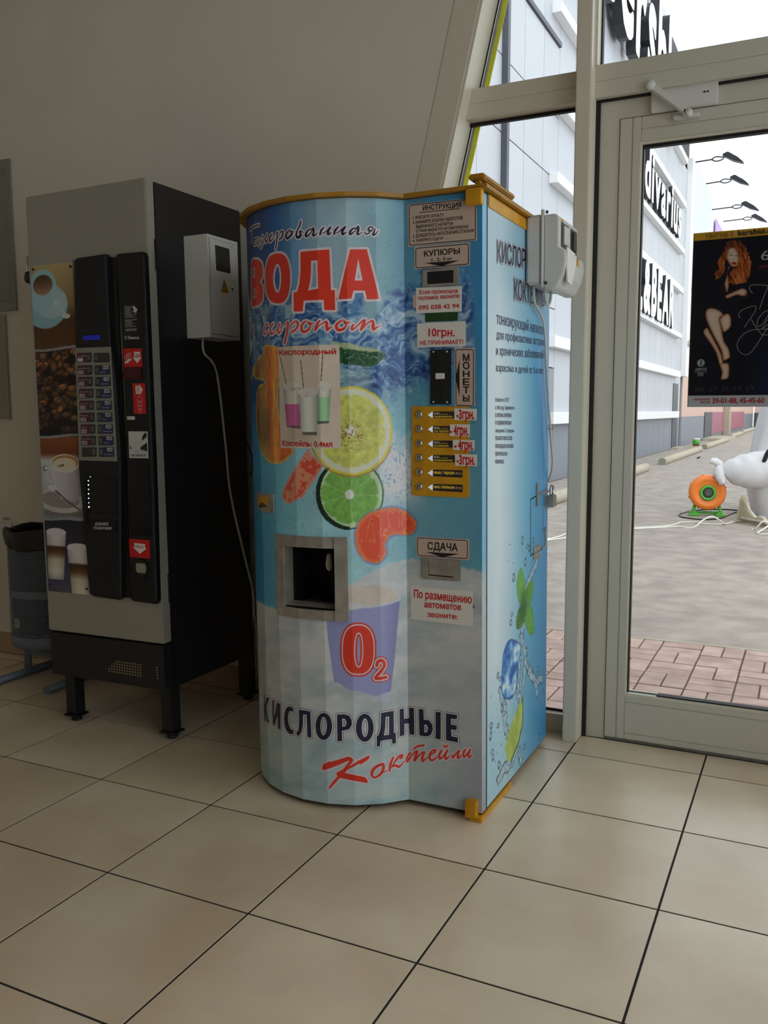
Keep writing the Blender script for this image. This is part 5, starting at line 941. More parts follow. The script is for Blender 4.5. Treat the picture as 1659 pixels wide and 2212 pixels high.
for y0, y1 in ((.045, .135), (.165, .245)):
    w_ = obj('breaker_window', B((.1062, .1085, y0, y1, .118, .195, .001)), M['smoke'], mb); obj('breaker', B((.108, .113, y0+.018, y1-.018, .128, .186, .001)), M['ltgrey'] if y0 < .1 else M['smoke'], w_)
MB = Surf(lambda a, b, o: Vector((.1065+o, a, b)))
polymesh('orange_tag', MB, [[(40,205),(75,205),(75,198),(40,198)]], .0005, M['yellow'], mb)
obj('warning_sign', prism([(.155,.072),(.190,.072),(.1725,.098)], 'x', .124, .1312), M['yellow'], mb)
obj('torn_tape', prism([(.03,.112),(.13,.106),(.15,.08),(.11,.03),(.09,.0),(.04,.005),(.028,.05)], 'x', .1265, .1312), M['paper'], mb)
for y, z in ((.012, .222), (.135, .206), (.004, .002), (.26, -.004)):
    bm = bmesh.new(); lathe(bm, [(0,.073),(.004,.073),(.005,.070),(.005,.066)], 10, (0, y, z), 'x'); bmesh.ops.rotate(bm, cent=(0,y,z), matrix=Matrix.Rotation(0, 3, 'X'), verts=bm.verts); obj('screw', bm, M['smoke'], mb)
# its cables
bm = bmesh.new(); cb = [(.022, .43, 1.60), (.02, .45, 1.55)]+[(.014, min(a/1000, .712), b/1000) for a, b in sdd['cable'][1:-1]]+[(.000, .714, .95), (-.05, .712, .88), (-.10, .711, .50), (-.10, .711, .0)]
tube(bm, [WP(*p) for p in cb], .0042, 8, step=.02); tag(obj('power_cable', bm, M['cable']), 'pale cable running from the white breaker box down the side of the blue machine', 'cable')
bm = bmesh.new(); tube(bm, [WP(*p) for p in ((.05, .46, 1.60), (.05, .475, 1.56), (.05, .50, 1.545), (.05, .53, 1.56), (.05, .54, 1.60))], .0045, 8, step=.008); tag(obj('cable_loop', bm, M['cable']), 'short looped cable under the white breaker box', 'cable')
# ------------------------------------------------------------ black and silver coffee machine
TC = -.012
cm = empty('coffee_machine', (-.124, .345, 0), (0, TC, 0), label='black and silver coffee vending machine on four square legs', cat='vending machine')
CW = .571
CF = Surf(lambda u, w, o: Vector((u, -o, w)))
cfd = D['cf']
Rc = Matrix.Rotation(TC, 4, 'Y')
def CP(u, v, w): return Vector((-.124, .345, 0))+(Rc @ Vector((u, v, w)))
obj('cabinet', B(.004, CW, .050, .565, .200, 2.012, bev=.003), M['black'], cm)
obj('rear_lip', B(CW-.03, CW+.002, .558, .568, .2, .30), M['black'], cm)
dr = obj('front_door', B(0, CW, 0, .046, .370, 2.016, bev=.004), M['silver'], cm)
obj('door_edge', B(CW-.001, CW+.003, .044, .052, .37, 2.01), M['black'], cm)
for z in (.57, 1.76): obj('hinge', B(CW-.002, CW+.008, .036, .062, z-.055, z+.055, bev=.002), M['black'], cm)
obj('kick_panel', B(.002, CW-.004, .004, .05, .193, .362, bev=.002), M['black'], cm)
hq = cfd['holes']
bm = bmesh.new()
def dot(bm, x, z, r, y=.0035, n=8):
    bm.faces.new([bm.verts.new((x+r*math.cos(2*math.pi*k/n), y, z+r*math.sin(2*math.pi*k/n))) for k in range(n)][::-1])
for r_ in range(5):
    for c_ in range(13):
        if r_ < 3-c_ and c_ < 4: continue
        dot(bm, .300+c_*.0128, .279-r_*.0105, .0031)
for r_ in range(5): dot(bm, .532, .279-r_*.0105, .0031)
kh = obj('vent_holes', bm, M['ventlit'], cm); kh['kind'] = 'stuff'  # pale discs paint the light seen through the vent holes
for (x, y) in ((.042, .03), (CW-.05, .03), (.042, .525), (CW-.05, .525)):
    lg = obj('leg', B(x, x+.050, y, y+.05, .028, .21, bev=.001), M['black'], cm)
    bm = bmesh.new(); box(bm, x-.006, x+.062, y-.010, y+.055, .020, .027); lathe(bm, [(0,.0),(.020,.0),(.022,.006),(.018,.012),(.008,.014),(.008,.022),(0,.022)], 16, (x+.028, y+.025, .0)); obj('levelling_foot', bm, M['black'], lg)
obj('side_rail', B(CW-.02, CW-.001, .06, .56, .193, .205), M['black'], cm)

# left picture strip
su = np.arange(7, 226.5, 1.8); sw = np.arange(527, 1767.5, 2.0); U, V_ = np.meshgrid(su, sw); py = 85+(1767-V_)*2060/1240; px = (U-7)*272/218+8+(py-85)*110/2060
def strip_xy(U, V_): return px, py
X, Y = px, py; j = fbm(X/12, Y/12, 3, 3)-.5
C = ramp(Y, [(80,(190,168,116)),(330,(150,126,84)),(450,(86,50,26)),(610,(96,62,30))])
E_ = lambda x, y, rx, ry, k=0: np.hypot((X-x+k*(Y-y))/rx, (Y-y)/ry)
put(C, sst(1.03, .98, E_(118, 345, 132, 135)), (140,182,190)); put(C, sst(1.02, .96, E_(150, 330, 98, 92)), (176,202,204))
put(C, sst(1.03, .97, E_(92, 250, 92, 130)), (166,200,206)); put(C, sst(1.02, .97, E_(95, 195, 78, 66)), (150,190,198)); put(C, sst(1.02, .95, E_(95, 215, 62, 62)), ramp(Y, [(160,(80,52,34)),(215,(120,88,66)),(270,(170,130,98))]))
put(C, sst(1.05, .95, E_(185, 330, 20, 22)), (200,214,214)); put(C, sst(1.05, .95, E_(240, 412, 26, 16, -.4)), (206,212,208)); put(C, (dseg(X, Y, [(185,335),(238,405)]) < 7), (190,206,208))
m2 = (Y > 607); Cb = np.zeros_like(C)+np.array((22,15,13)); r2 = random.Random(3)
for k in range(150):
    x0 = r2.uniform(20, 330); y0 = r2.uniform(600, 1150) if k < 110 else r2.uniform(620, 1000); th = r2.uniform(-1.2, .6); rx = r2.uniform(21, 31); ry = rx*.66
    a_ = (X-x0)*math.cos(th)+(Y-y0)*math.sin(th); b_ = -(X-x0)*math.sin(th)+(Y-y0)*math.cos(th); rr = np.hypot(a_/rx, b_/ry); m = rr < 1
    sh = r2.uniform(.45, 1.15)*(1.25 if y0 < 720 else 1.)*(.55 if y0 > 1050 else 1.); col = np.array(((150,96,58),(128,80,48),(166,118,78))[k % 3])*sh
    put(Cb, (rr < 1.12), (14,9,8), .8); put(Cb, m, col*(1.15-.55*np.clip(rr, 0, 1)**2-.012*b_.clip(-15, 15))[..., None]); put(Cb, m*(np.abs(b_+2*np.sin(a_/9)) < 1.6), (34,20,14), .9)
put(C, m2, Cb)
m3 = Y > 1147+6*np.sin(X/40); Cc3 = ramp(Y, [(1147,(142,78,36)),(1255,(120,62,28)),(1300,(206,204,202)),(1500,(186,180,176)),(1640,(120,110,108)),(1680,(150,150,158))]); put(C, m3, Cc3)
q3 = m3*(Y < 1672)
put(C, q3*sst(1.03, .97, E_(205, 1555, 150, 78, -.25)), (196,192,186)); put(C, q3*sst(1.03, .97, E_(205, 1548, 120, 55, -.25)), (150,140,134))
put(C, q3*inpoly(X, Y, [(140,1320),(330,1300),(350,1500),(300,1560),(210,1540),(165,1450)]), ramp(X, [(140,(214,212,208)),(240,(196,190,186)),(330,(160,152,148))]))
put(C, q3*sst(1.02, .97, E_(232, 1318, 92, 58)), (222,218,212)); put(C, q3*sst(1.02, .97, E_(236, 1312, 82, 46)), (186,128,70)); put(C, q3*sst(1.02, .95, E_(232, 1322, 74, 40)), (222,208,180)); put(C, q3*(np.abs(E_(210, 1330, 22, 9, .3)-.6) < .35)*(vn(X/5, Y/4, 3) > .5), (70,60,50))
put(C, q3*(np.abs(E_(150, 1385, 34, 46)-1) < .22)*(X < 160), (206,204,200)); put(C, q3*sst(1.1, .9, E_(158, 1478, 34, 22, -.6)), (214,214,212)); put(C, q3*(dseg(X, Y, [(175,1490),(255,1560),(325,1605)]) < 5), (90,84,80))
m4 = Y > 1672+6*np.sin(X/40); put(C, m4, ramp(Y, [(1672,(34,32,42)),(1800,(46,44,58)),(1900,(60,60,84)),(2060,(74,74,100)),(2180,(92,78,80))]))
for (gx, gt, gw, gb, sk_) in ((178, 1745, 64, 2065, 0), (318, 1835, 70, 2200, .18)):
    xc = gx+sk_*(Y-gt)*.35; hw = gw*(1-.22*(Y-gt)/(gb-gt)); m = (np.abs(X-xc) < hw)*(Y > gt+8)*(Y < gb); t4 = (Y-gt)/(gb-gt)
    put(C, m4*m, ramp(t4, [(.0,(214,208,204)),(.30,(204,196,190)),(.34,(70,44,30)),(.46,(106,68,44)),(.60,(196,184,158)),(.85,(210,206,184)),(.97,(170,170,160))])*(.78+.3*np.cos((X-xc)/hw.clip(1)*1.4))[..., None])
    put(C, m4*sst(1.03, .95, np.hypot((X-gx)/(gw), (Y-gt-12)/26)), (220,214,210))
for yb in (607, 1147, 1672): put(C, np.abs(Y-yb-7*np.sin((X-60)/60+.8)) < 7, (150,152,156))
put(C, (Y > 2150)|(Y < 92)|(U < 14), (150,152,154))
clipP = cfd['strip']
st_ = grid('picture_strip', CF, su, sw, C, .004, M['printg'], cm, skip=[(212, 240, 500, 900), (207, 240, 1060, 1500)][:0]); st_['label'] = 'strip of coffee pictures'
for x, y in cfd['rivets']:
    o = obj('rivet', prism([(.0048*math.cos(a*math.pi/5), .0048*math.sin(a*math.pi/5)) for a in range(10)], 'y', -.0075, -.004), M['black'], st_); o.location = (x/1000, 0, y/1000)
bm = bmesh.new(); lathe(bm, [(0,.014),(.006,.014),(.0105,.010),(.0115,.0)], 18, (cfd['key'][0][0]/1000, 0, cfd['key'][0][1]/1000), 'y'); obj('key_lock', bm, M['chrome'], cm)
# black fascia: two raised columns and a valley
def PC(q): return [(p[0]/1000, p[1]/1000) for p in q]
obj('fascia_valley', prism(PC(cfd['mid']), 'y', -.007, 0), M['blackp'], cm)
L_ = obj('fascia_left', prism(PC(cfd['left']), 'y', -.020, 0, bev=.0045), M['blackp'], cm)
Rr = obj('fascia_right', prism(PC(cfd['right']), 'y', -.018, 0, bev=.0045), M['blackp'], cm)
def edge(P, par, w=.006):
    bm = bmesh.new()
    for a, b in zip(P, P[1:]):
        vs = [bm.verts.new(p) for p in ((a[0]-w, -.0208, a[1]), (a[0]+w*.6, -.0208, a[1]), (b[0]+w*.6, -.0208, b[1]), (b[0]-w, -.0208, b[1]))]; bm.faces.new(vs)
    obj('edge_trim', bm, M['bluish'], par)
edge([(.398, 1.762), (.4005, 1.461), (.418, 1.30), (.4235, 1.05), (.397, .54)], L_); edge([(.571, 1.752), (.571, 1.45), (.571, 1.03), (.5635, .54)], Rr)
obj('seam', B((.25, .404, -.0206, -.0198, 1.459, 1.4605), (.445, .577, -.0186, -.0178, 1.459, 1.4605)), M['hole'], L_)
obj('display', B(.2755, .356, -.0215, -.019, 1.4745, 1.491), M['lcdb'], L_)
pp = solid('button_plate', CF, cfd['plate'], .019, .0225, M['grey'], L_, bev=.0008)
words_l = ('Допоміжний', 'Кава міцна', 'Кава по-американськи', 'Кава з молоком', 'Капучино', 'Молочна', 'Латте', 'Кава з шоколадом', '')
words_r = ('', 'Мокко', 'Шоколад', 'Гарячий шоколад', 'Шоколад', 'Чай', 'Чай лимонний', 'Окріп', 'Чай з лимоном')
pl_l = ('', '5-00', '5-00', '6-00', '5-00', '5-00', '6-00', '6-00', ''); pl_r = ('', '4-50', '5-50', '5-00', '6-00', '4-00', '4-00', '5-00', '5-00')
for i, (cl_, cr_) in enumerate(cfd['cells']):
    for side, q in ((0, cl_), (1, cr_)):
        blank = (side == 0 and i == 8) or (side == 1 and i == 0)
        b_ = solid('selection_key', CF, q, .0225, .0245, M['smoke'], pp, r=6)
        x0 = (q[0][0]+q[3][0])/2; x1 = (q[1][0]+q[2][0])/2; y1 = (q[0][1]+q[1][1])/2; y0 = (q[2][1]+q[3][1])/2
        if not blank:
            xa, xb = (x0+2, x0+48) if side == 0 else (x1-48, x1-2)
            polymesh('colour_field', CF, [rrect([(xa, y1-1.5), (xb, y1-1.5), (xb, y0+1.5), (xa, y0+1.5)], 3)], .0249, M['maroon' if side == 0 else 'blue'], b_)
            pr = (pl_l if side == 0 else pl_r)[i]
            px0, py0 = (x0+4, y0+3) if side == 0 else (x1-31, y1-15)
            polymesh('price_label', CF, [rrect([(px0, py0+13), (px0+26, py0+13), (px0+26, py0), (px0, py0)], 3)], .0253, M['ltgrey'], b_)
            if pr: text('lettering', CF, pr, ((px0+3, py0+11), (px0+23, py0+11), (px0+3, py0+2.5)), .0257, M['ink'], b_, 1.5)
            wd = (words_l if side == 0 else words_r)[i]; yy = y1-13 if side == 0 else y0+7
            text('lettering', CF, wd, ((xa+3, yy+4), (xa+3+min(42, 5.0*len(wd)), yy+4), (xa+3, yy)), .0253, M['ltgrey'], b_, .3)
        kx = (x1-18, x1-4) if side == 0 else (x0+4, x0+18)
        solid('push_key', CF, [(kx[0], y1-8), (kx[1], y1-8), (kx[1], y0+8), (kx[0], y0+8)], .0245, .0262, M['greyk'], b_, r=2)
q = cfd['saeco']; z0 = -.0002
text('maker_lettering', CF, 'Saeco', ((483, q[0][1]-.8), (q[1][0], q[1][1]), (483, q[2][1])), .0184, M['ltgrey'], Rr, 1.2)
union(ring_shapes([[(472+5.2*math.cos(a), 1475.5+5.8*math.sin(a)) for a in [k*math.pi/8 for k in range(16)]]], .0016)+stroke_shapes([[469, 1472, 1.5], [475, 1479, 1.5]]), 'maker_emblem', CF, .0184, M['ltgrey'], Rr)
ip = cfd['instr']; yy = 1583
for t_, bb in (('ОПУСТІТЬ', 1), ('МОНЕТИ АБО', 1), ('купюри', 0), ('оберіть', 0), ('рівень цукру', 0), ('оберіть', 0), ('бажаний напій', 0), ('зачекайте', 0), ('приготування', 0), ('', 0), ('ВІЗЬМІТЬ НАПІЙ', 1), ('обережно', 0), ('гарячий', 0), ('дочекайтесь', 0), ('сигналу', 0), ('приготування', 0), ('', 0), ('ВІЗЬМІТЬ РЕШТУ', 1), ('СМАЧНОЇ КАВИ', 1)):
    if t_: text('lettering', CF, t_, ((473, yy), (473+min(52, len(t_)*4.1), yy-.3), (473, yy-3)), .0184, M['ltgrey'], Rr, bb)
    yy -= 4.6
polymesh('arrow', CF, [[(512, 1586), (531, 1570), (524, 1557), (513, 1562)]], .0184, M['ltgrey'], Rr)
def red(q, nm): s = solid('sticker', CF, q, .0175, .0186, M['sred'], Rr); s['label'] = nm; return s
r1 = red(cfd['red1'], 'red banknote sticker'); a = cfd['red1'][0]
ar = polymesh('arrow', CF, [[(507, 1424), (534, 1423), (534, 1403), (540, 1403), (520, 1384), (501, 1404), (507, 1404)]], .0190, M['paper'], r1)
text('lettering', CF, 'Тільки', ((511, 1418), (531, 1417), (511, 1412)), .0194, M['sred'], ar, 1); text('lettering', CF, 'купюри', ((511, 1410), (531, 1409), (511, 1404)), .0194, M['sred'], ar, 1)
for k in range(3): union(ring_shapes([[(465+k*8, 1411+k*4), (477+k*8, 1412+k*4), (477+k*8, 1392+k*4), (465+k*8, 1391+k*4)]], .0011), 'note_icon', CF, .0190+k*.0002, M['paper'], r1); polymesh('note_icon', CF, [[(464+k*8, 1391+k*4), (478+k*8, 1392+k*4), (478+k*8, 1386+k*4), (464+k*8, 1385+k*4)]], .0191+k*.0002, M['paper'], r1)
dp = solid('note_inlet', CF, cfd['dred'], .0175, .0215, M['dred'], Rr, bev=.001)
r2_ = red(cfd['red2'], 'red coin sticker'); ar = polymesh('arrow', CF, [[(507, 1305), (524, 1305), (524, 1310), (541, 1291), (527, 1272), (525, 1276), (508, 1276)]], .0190, M['paper'], r2_)
text('lettering', CF, 'Тільки', ((512, 1281), (512, 1302), (517, 1281)), .0194, M['sred'], ar, 1); text('lettering', CF, 'монети', ((519, 1281), (519, 1302), (524, 1281)), .0194, M['sred'], ar, 1)
for k, (y_, r_) in enumerate(((1257, 11.5), (1242, 9.5), (1229, 8), (1217, 6.5))): union(ring_shapes([[(524+r_*math.cos(a), y_+r_*math.sin(a)) for a in [t*math.pi/8 for t in range(16)]]], .0010), 'coin_icon', CF, .0190+k*.0001, M['paper'], r2_)
obj('coin_lever', B(.463, .4985, -.021, -.018, 1.1855, 1.198, bev=.001), M['ltgrey'], Rr)
cs_ = solid('sticker', CF, cfd['cupst'], .0175, .0186, M['ltgrey'], Rr); cs_['label'] = 'white cup sticker with a phone number'
polymesh('cup_shadow', CF, [[(527, 1122), (538, 1137), (548, 1138), (549, 1126), (528, 1110)]], .0190, M['ink'], cs_); polymesh('cup_shadow', CF, [[(549, 1105), (530, 1094), (517, 1086), (517, 1080), (549, 1073)]], .0190, M['ink'], cs_); polymesh('cup_shadow', CF, [[(470, 1096), (479, 1082), (470, 1081)]], .0190, M['ink'], cs_)
text('lettering', CF, '050-188-68-70', ((474, 1063), (540, 1063), (474, 1055)), .0190, M['ink'], cs_, 1.3)
union(ring_shapes([[(500+4*math.cos(a), 1072+3*math.sin(a)) for a in [k*math.pi/4 for k in range(8)]]], .0012), 'cup_emblem', CF, .0190, M['smoke'], cs_)
bq = cfd['bay']
by = obj('cup_bay', B((.262, .400, -.0206, -.0204, .845, .980), (.262, .40, -.0215, -.0204, .9095, .975)), M['blackg'], L_)
obj('bay_rim', B((.258, .404, -.026, -.020, .968, .974, .001), (.258, .404, -.0245, -.020, .838, .8435, .001), (.248, .2535, -.024, -.02, .80, .985, .001)), M['blackp'], by)
for k, (x, y) in enumerate([(273, 978)]+[(p[0], p[1]) for p in cfd['leds']]):
    rr = (.0013, .0021, .0024, .0020, .0024, .0019, .0017, .0027)[k]; o = obj('led', prism([(rr*math.cos(a*math.pi/4), rr*math.sin(a*math.pi/4)) for a in range(8)], 'y', -.0225, -.0216), M['led'], by); o.location = (x/1000+.004, 0, y/1000)
bp = solid('label_plate', CF, cfd['bumq'], .0195, .0225, M['blackg'], L_, bev=.001)
q = cfd['bum']; text('lettering', CF, 'БУМАЖНІ', q[:3], .0230, M['ltgrey'], bp, 1.2); text('lettering', CF, 'СТАКАНЧИКИ', q[3:], .0230, M['ltgrey'], bp, 1.2)
obj('upper_flap', B((.457, .552, -.0195, -.0178, .90, 1.03, .002), (.457, .552, -.0188, -.0178, .77, .895, .002)), M['blackg'], Rr)
r3 = red(cfd['red3'], 'red change sticker'); ar = polymesh('arrow', CF, [[(470, 741), (520, 739), (520, 724), (526, 722), (494, 702), (464, 724), (470, 725)]], .0190, M['paper'], r3)
text('lettering', CF, 'РЕШТА', ((477, 732), (513, 731), (477, 724)), .0194, M['sred'], ar, 1)
bm = bmesh.new(); lathe(bm, [(.020,.0181),(.026,.0183),(.030,.0235),(.033,.0215),(.034,.018)], 28, (0,0,0), 'y'); o = obj('change_ring', bm, M['blackp'], Rr); o.location = (.497, 0, .650)
obj('change_flap', prism([(-.023,-.011),(-.018,-.018),(.018,-.018),(.023,-.009),(.024,.009),(.018,.017),(-.018,.018),(-.024,.010)], 'y', -.0205, -.0183, bev=.001), M['silver'], o)

# padlock and hasp at the left edge of the door
pk_ = empty('padlock', CP(-.012, .014, 1.775), label='black padlock hanging at the left edge of the coffee machine', cat='padlock')
obj('hasp', B(-.010, .013, -.003, .002, -.004, .030, bev=.001), M['steel'], pk_)
bm = bmesh.new(); tube(bm, [(-.012,0,-.03),(-.012,0,-.005),(-.006,0,.008),(0,0,.011),(.006,0,.008),(.010,0,-.005),(.010,0,-.03)], .0038, 8, step=.004); obj('shackle', bm, M['chrome'], pk_)
bm = prism([(-.014,-.028),(.012,-.028),(.018,-.045),(.016,-.068),(0,-.074),(-.018,-.066),(-.022,-.050)], 'y', -.010, .010, bev=.003); obj('body', bm, M['black'], pk_)
bm = bmesh.new(); lathe(bm, [(.004,.0102),(.008,.0112),(.010,.0102)], 16, (-.002, 0, -.050), 'y'); obj('lock_face', bm, M['smoke'], pk_)

# white electrical box on the right flank
jb = empty('electrical_box', (.43, .545, 1.49), (0, TC, 0), label='white steel electrical box with a small window on the side of the coffee machine', cat='electrical box')
obj('housing', B((.0, .105, 0, .188, 0, .368)), M['white'], jb)
JB = Surf(lambda a, b, o: Vector((.1055+o, a-.545, b-1.49)))
obj('door_groove', B((.1045, .1058, .010, .178, .012, .356)), M['gap'], jb)
dj = obj('door', B(.105, .1078, .0115, .1765, .0135, .3545, bev=.0008), M['white'], jb)
jd = D['jb']
solid('window', JB, jd['win'], .0022, .0030, M['clear'], dj)
t5 = polymesh('warning_sign', JB, [jd['tri']], .0026, M['yellow'], dj); union(ring_shapes([jd['tri']], .0020), 'border', JB, .0030, M['ink'], t5); polymesh('sign_base', JB, [jd['base']], .0026, M['yellow'], t5)
union(stroke_shapes([[641, 1694, 2], [636, 1683, 2.5], [641, 1683, 2], [637, 1672, 1.2]]), 'lightning', JB, .0030, M['ink'], t5)
bm = bmesh.new(); lathe(bm, [(0,.112),(.004,.112),(.0085,.1105),(.0095,.108)], 18, (0, jd['lock'][0][0]/1000-.545, jd['lock'][0][1]/1000-1.49), 'x'); obj('lock', bm, M['chrome'], dj)
union(stroke_shapes([p+[1.2] for p in jd['s']], step=.003), 'pen_mark', JB, .0026, M['sred'], dj)
bm = bmesh.new(); cb = [(.46, .60, 1.50), (.462, .60, 1.44)]+[(.452+.006*(k % 2), a/1000+.345, b/1000) for k, (a, b) in enumerate(D['cs']['cable'][1:])]+[(.452, .918, .36), (.43, .955, .12), (.40, .96, .03)]
tube(bm, cb, .0045, 8, step=.02); tag(obj('power_cable', bm, M['cable']), 'pale cable hanging from the white electrical box down the side of the coffee machine', 'cable')
bm = bmesh.new(); tube(bm, [(.452, .62, 1.495), (.449, .74, 1.27), (.449, .90, 1.075), (.448, .925, 1.02), (.448, .915, .95)], .0022, 6, step=.03); tag(obj('thin_cable', bm, M['cabled']), 'thin black cable sagging along the dark side of the coffee machine', 'cable')

# ------------------------------------------------------------ litter bin of perforated metal
bn = empty('litter_bin', (-.56, .755, 0), label='round perforated grey metal litter bin on tubular feet, lined with a black bag', cat='bin')
Rb = .165; z0_, z1_ = .185, .695
N_ = 120
def ringband(bm, za, zb, r=Rb, n=96):
    a = [bm.verts.new((r*math.cos(2*math.pi*k/n), r*math.sin(2*math.pi*k/n), za)) for k in range(n)]; b = [bm.verts.new((v.co.x, v.co.y, zb)) for v in a]
    for k in range(n): bm.faces.new((a[k], a[(k+1) % n], b[(k+1) % n], b[k])).smooth = True
bm = bmesh.new(); lathe(bm, [(0,z0_-.012),(Rb-.012,z0_-.012),(Rb,z0_),(Rb,z0_+.045),(Rb-.001,z0_+.045)], 96); obj('base', bm, M['binm'], bn)
for za_, zb_ in ((.405, .438), (.672, z1_)): bm = bmesh.new(); ringband(bm, za_, zb_); obj('band', bm, M['binm'], bn)
def perforated(za, zb):
    """hex-perforated sheet: each cell is a square with an octagonal hole"""
    p = .0088; nc = int(2*math.pi*Rb/p); nr = int((zb-za)/(p*.87)); dz = (zb-za)/nr; bm = bmesh.new(); r = p*.36
    for i in range(nr):
        for k in range(nc):
            a0 = (k+.5*(i % 2))*2*math.pi/nc; c_ = za+(i+.5)*dz
            if math.sin(a0) > .55: continue
            rim = []; sq = []
            for t in range(8):
                an = t*math.pi/4+math.pi/8; x = r*math.cos(an); z = r*math.sin(an); rim.append((x, z))
            for (x, z) in ((.5,.0),(.5,.5),(0,.5),(-.5,.5),(-.5,0),(-.5,-.5),(0,-.5),(.5,-.5)): sq.append((x*2*math.pi*Rb/nc, z*dz))
            rr = [bm.verts.new((Rb*math.cos(a0+x/Rb), Rb*math.sin(a0+x/Rb), c_+z)) for x, z in rim]; ss = [bm.verts.new((Rb*math.cos(a0+x/Rb), Rb*math.sin(a0+x/Rb), c_+z)) for x, z in sq]
            for t in range(8): bm.faces.new((ss[t], ss[(t+1) % 8], rr[t], rr[t-1]))
    return bm
ps = obj('mesh_sheet', perforated(z0_+.045, .405), M['binm'], bn); ps2 = obj('mesh_sheet', perforated(.438, .672), M['binm'], bn)
bm = bmesh.new(); lathe(bm, [(Rb-.010,.24),(Rb-.006,.66),(Rb-.004,z1_),(Rb+.002,z1_+.012),(Rb+.010,z1_+.004),(Rb+.011,z1_-.02),(Rb+.006,z1_-.045),(Rb+.004,z1_-.050)], 64)
bm.faces.ensure_lookup_table()
for v in bm.verts:
    a = math.atan2(v.co.y, v.co.x); w = 1+.020*math.sin(a*9+v.co.z*50)+.012*math.sin(a*23)
    if v.co.z > .6: v.co.x *= w; v.co.y *= w; v.co.z += .006*math.sin(a*5)-(.030*max(0, math.cos(a+.9)) if v.co.z < .66 else 0)
bg = obj('bin_bag', bm, M['bag'], bn)
obj('litter', B(-.05, -.02, -.155, -.150, .27, .31), M['paper'], bn)
for x in (-.15, .15):
    bm = bmesh.new(); tube(bm, [(x, -.18, .018), (x, .22, .018)], .018, 14); ft = obj('foot_tube', bm, M['binm'], bn)
    bm = bmesh.new(); tube(bm, [(x, 0, .03), (x, 0, .19)], .017, 14); obj('post', bm, M['binm'], ft)
bm = bmesh.new(); tube(bm, [(-.15, 0, .115), (.15, 0, .115)], .0145, 14); obj('crossbar', bm, M['binm'], bn)
# ------------------------------------------------------------ concert poster stuck outside on the door glass
PX0, PX1, PZ0, PZ1 = 2.136, 2.560, 1.231, 1.822; PY_ = 1.1345
po_ = empty('poster', (2.35, PY_, PZ0), label='concert poster with a red-haired woman in a black dress stuck on the door glass', cat='poster')
PO = Surf(lambda a, b, o: Vector((a-2.35, .0-o, b-PZ0)))
obj('sheet', B(PX0-2.35, PX1-2.35, 0, .0008, 0, PZ1-PZ0), M['thin_paper'], po_)
A6 = np.arange(2136, 2560.5, 1.25); B6 = np.arange(1231, 1822.5, 1.25); X, Y = np.meshgrid(A6, B6)
C = np.zeros(X.shape+(3,))+np.array((24,24,38)); put(C, sst(2300, 2420, X)*sst(1500, 1350, Y), (28,36,70))
pd_ = D['po']; j = fbm(X/7, Y/7, 3, 3)-.5
skin = lambda P: ramp(dseg(X, Y, P, True), [(0,(150,84,56)),(3,(206,152,118)),(8,(232,204,182)),(20,(240,220,204))])
P = pd_['hair']; m = softpoly(X+j*10, Y+j*8, P); hx = fbm((X+Y*.35)/5, (Y-X*.3)/26, 5, 4); put(C, m, ramp(hx, [(.2,(78,34,18)),(.42,(150,68,30)),(.58,(196,104,48)),(.8,(226,150,84))])); put(C, m*(Y > 1760), (90,44,26), .45)
for k in ('neck', 'face', 'leg2', 'foot_', 'thigh', 'leg1', 'arm'):
    P = smooth(pd_[k], 4); m = softpoly(X, Y, P); put(C, m, skin(P))
P = pd_['face']; put(C, softpoly(X, Y, P)*sst(2252, 2244, X)*.4, (190,130,96))
put(C, dseg(X, Y, pd_['lips'], True)*0+softpoly(X, Y, pd_['lips']), (176,20,36)); put(C, dseg(X, Y, pd_['lips']) < 1.4, (160,16,30))
for k in ('eyeL', 'eyeR'):
    put(C, dseg(X, Y, pd_[k]) < 1.3, (96,64,52), .8); ec = np.mean(np.array(pd_[k]), 0); put(C, np.hypot(X-ec[0], Y-ec[1]) < 1.5, (40,30,30), .9)
e0 = pd_['eyeL'][0]; put(C, dseg(X, Y, pd_['brow']) < .9, (120,74,50), .8)
nx, ny = (pd_['lips'][1][0], pd_['lips'][1][1]+8); put(C, dseg(X, Y, [(nx-2, ny), (nx+3, ny-.5)]) < 1.0, (176,116,92), .8)
P = pd_['arm']
for k in range(3): put(C, dseg(X, Y, [(P[4][0]-8, P[4][1]-3-k*3.4), (P[5][0]-1, P[5][1]-3-k*3.2)]) < .5, (150,96,76), .8)
put(C, dseg(X, Y, [P[5], P[6]]) < 1.1, (190,30,40), .9)
put(C, Y > 1797, (212,164,52)); put(C, Y < 1270, (206,206,212)); put(C, (X < 2139), (150,110,40), .7)
grid('print', PO, A6, B6, C, .0004, M['printr'], po_)
for s, q in pd_['t']:
    mm_ = M['ink'] if s in ('КВИТКИ:', 'karabas.com') else M['sred'] if s in ('ХЕРСОН', 'ЗАМОВЛЕННЯ', 'КВИТКІВ:', '39-01-88, 45-45-60') else M['dim'] if s.startswith('Ж') else M['ltgrey']
    text('lettering', PO, s, q, .0010, mm_, po_, {'39-01-88, 45-45-60': 1.4, 'karabas.com': 1.5, 'ЗАМОВЛЕННЯ': 1.5, 'КВИТКІВ:': 1.5, '95': 1, 'КВАРТАЛ': 1}.get(s, 0))
polymesh('ticket_icon', PO, [[(2254, 1817), (2263, 1817.5), (2263, 1803), (2254, 1802.5)]], .0008, M['sred'], po_); text('lettering', PO, 'Е', ((2256, 1815), (2261, 1815), (2256, 1806)), .0010, M['ltgrey'], po_, 1)
for s_ in pd_['sig']:
    union(stroke_shapes([p+[1.6] for p in s_], step=.003, nd=7), 'signature', PO, .0010, M['ltgrey'], po_)
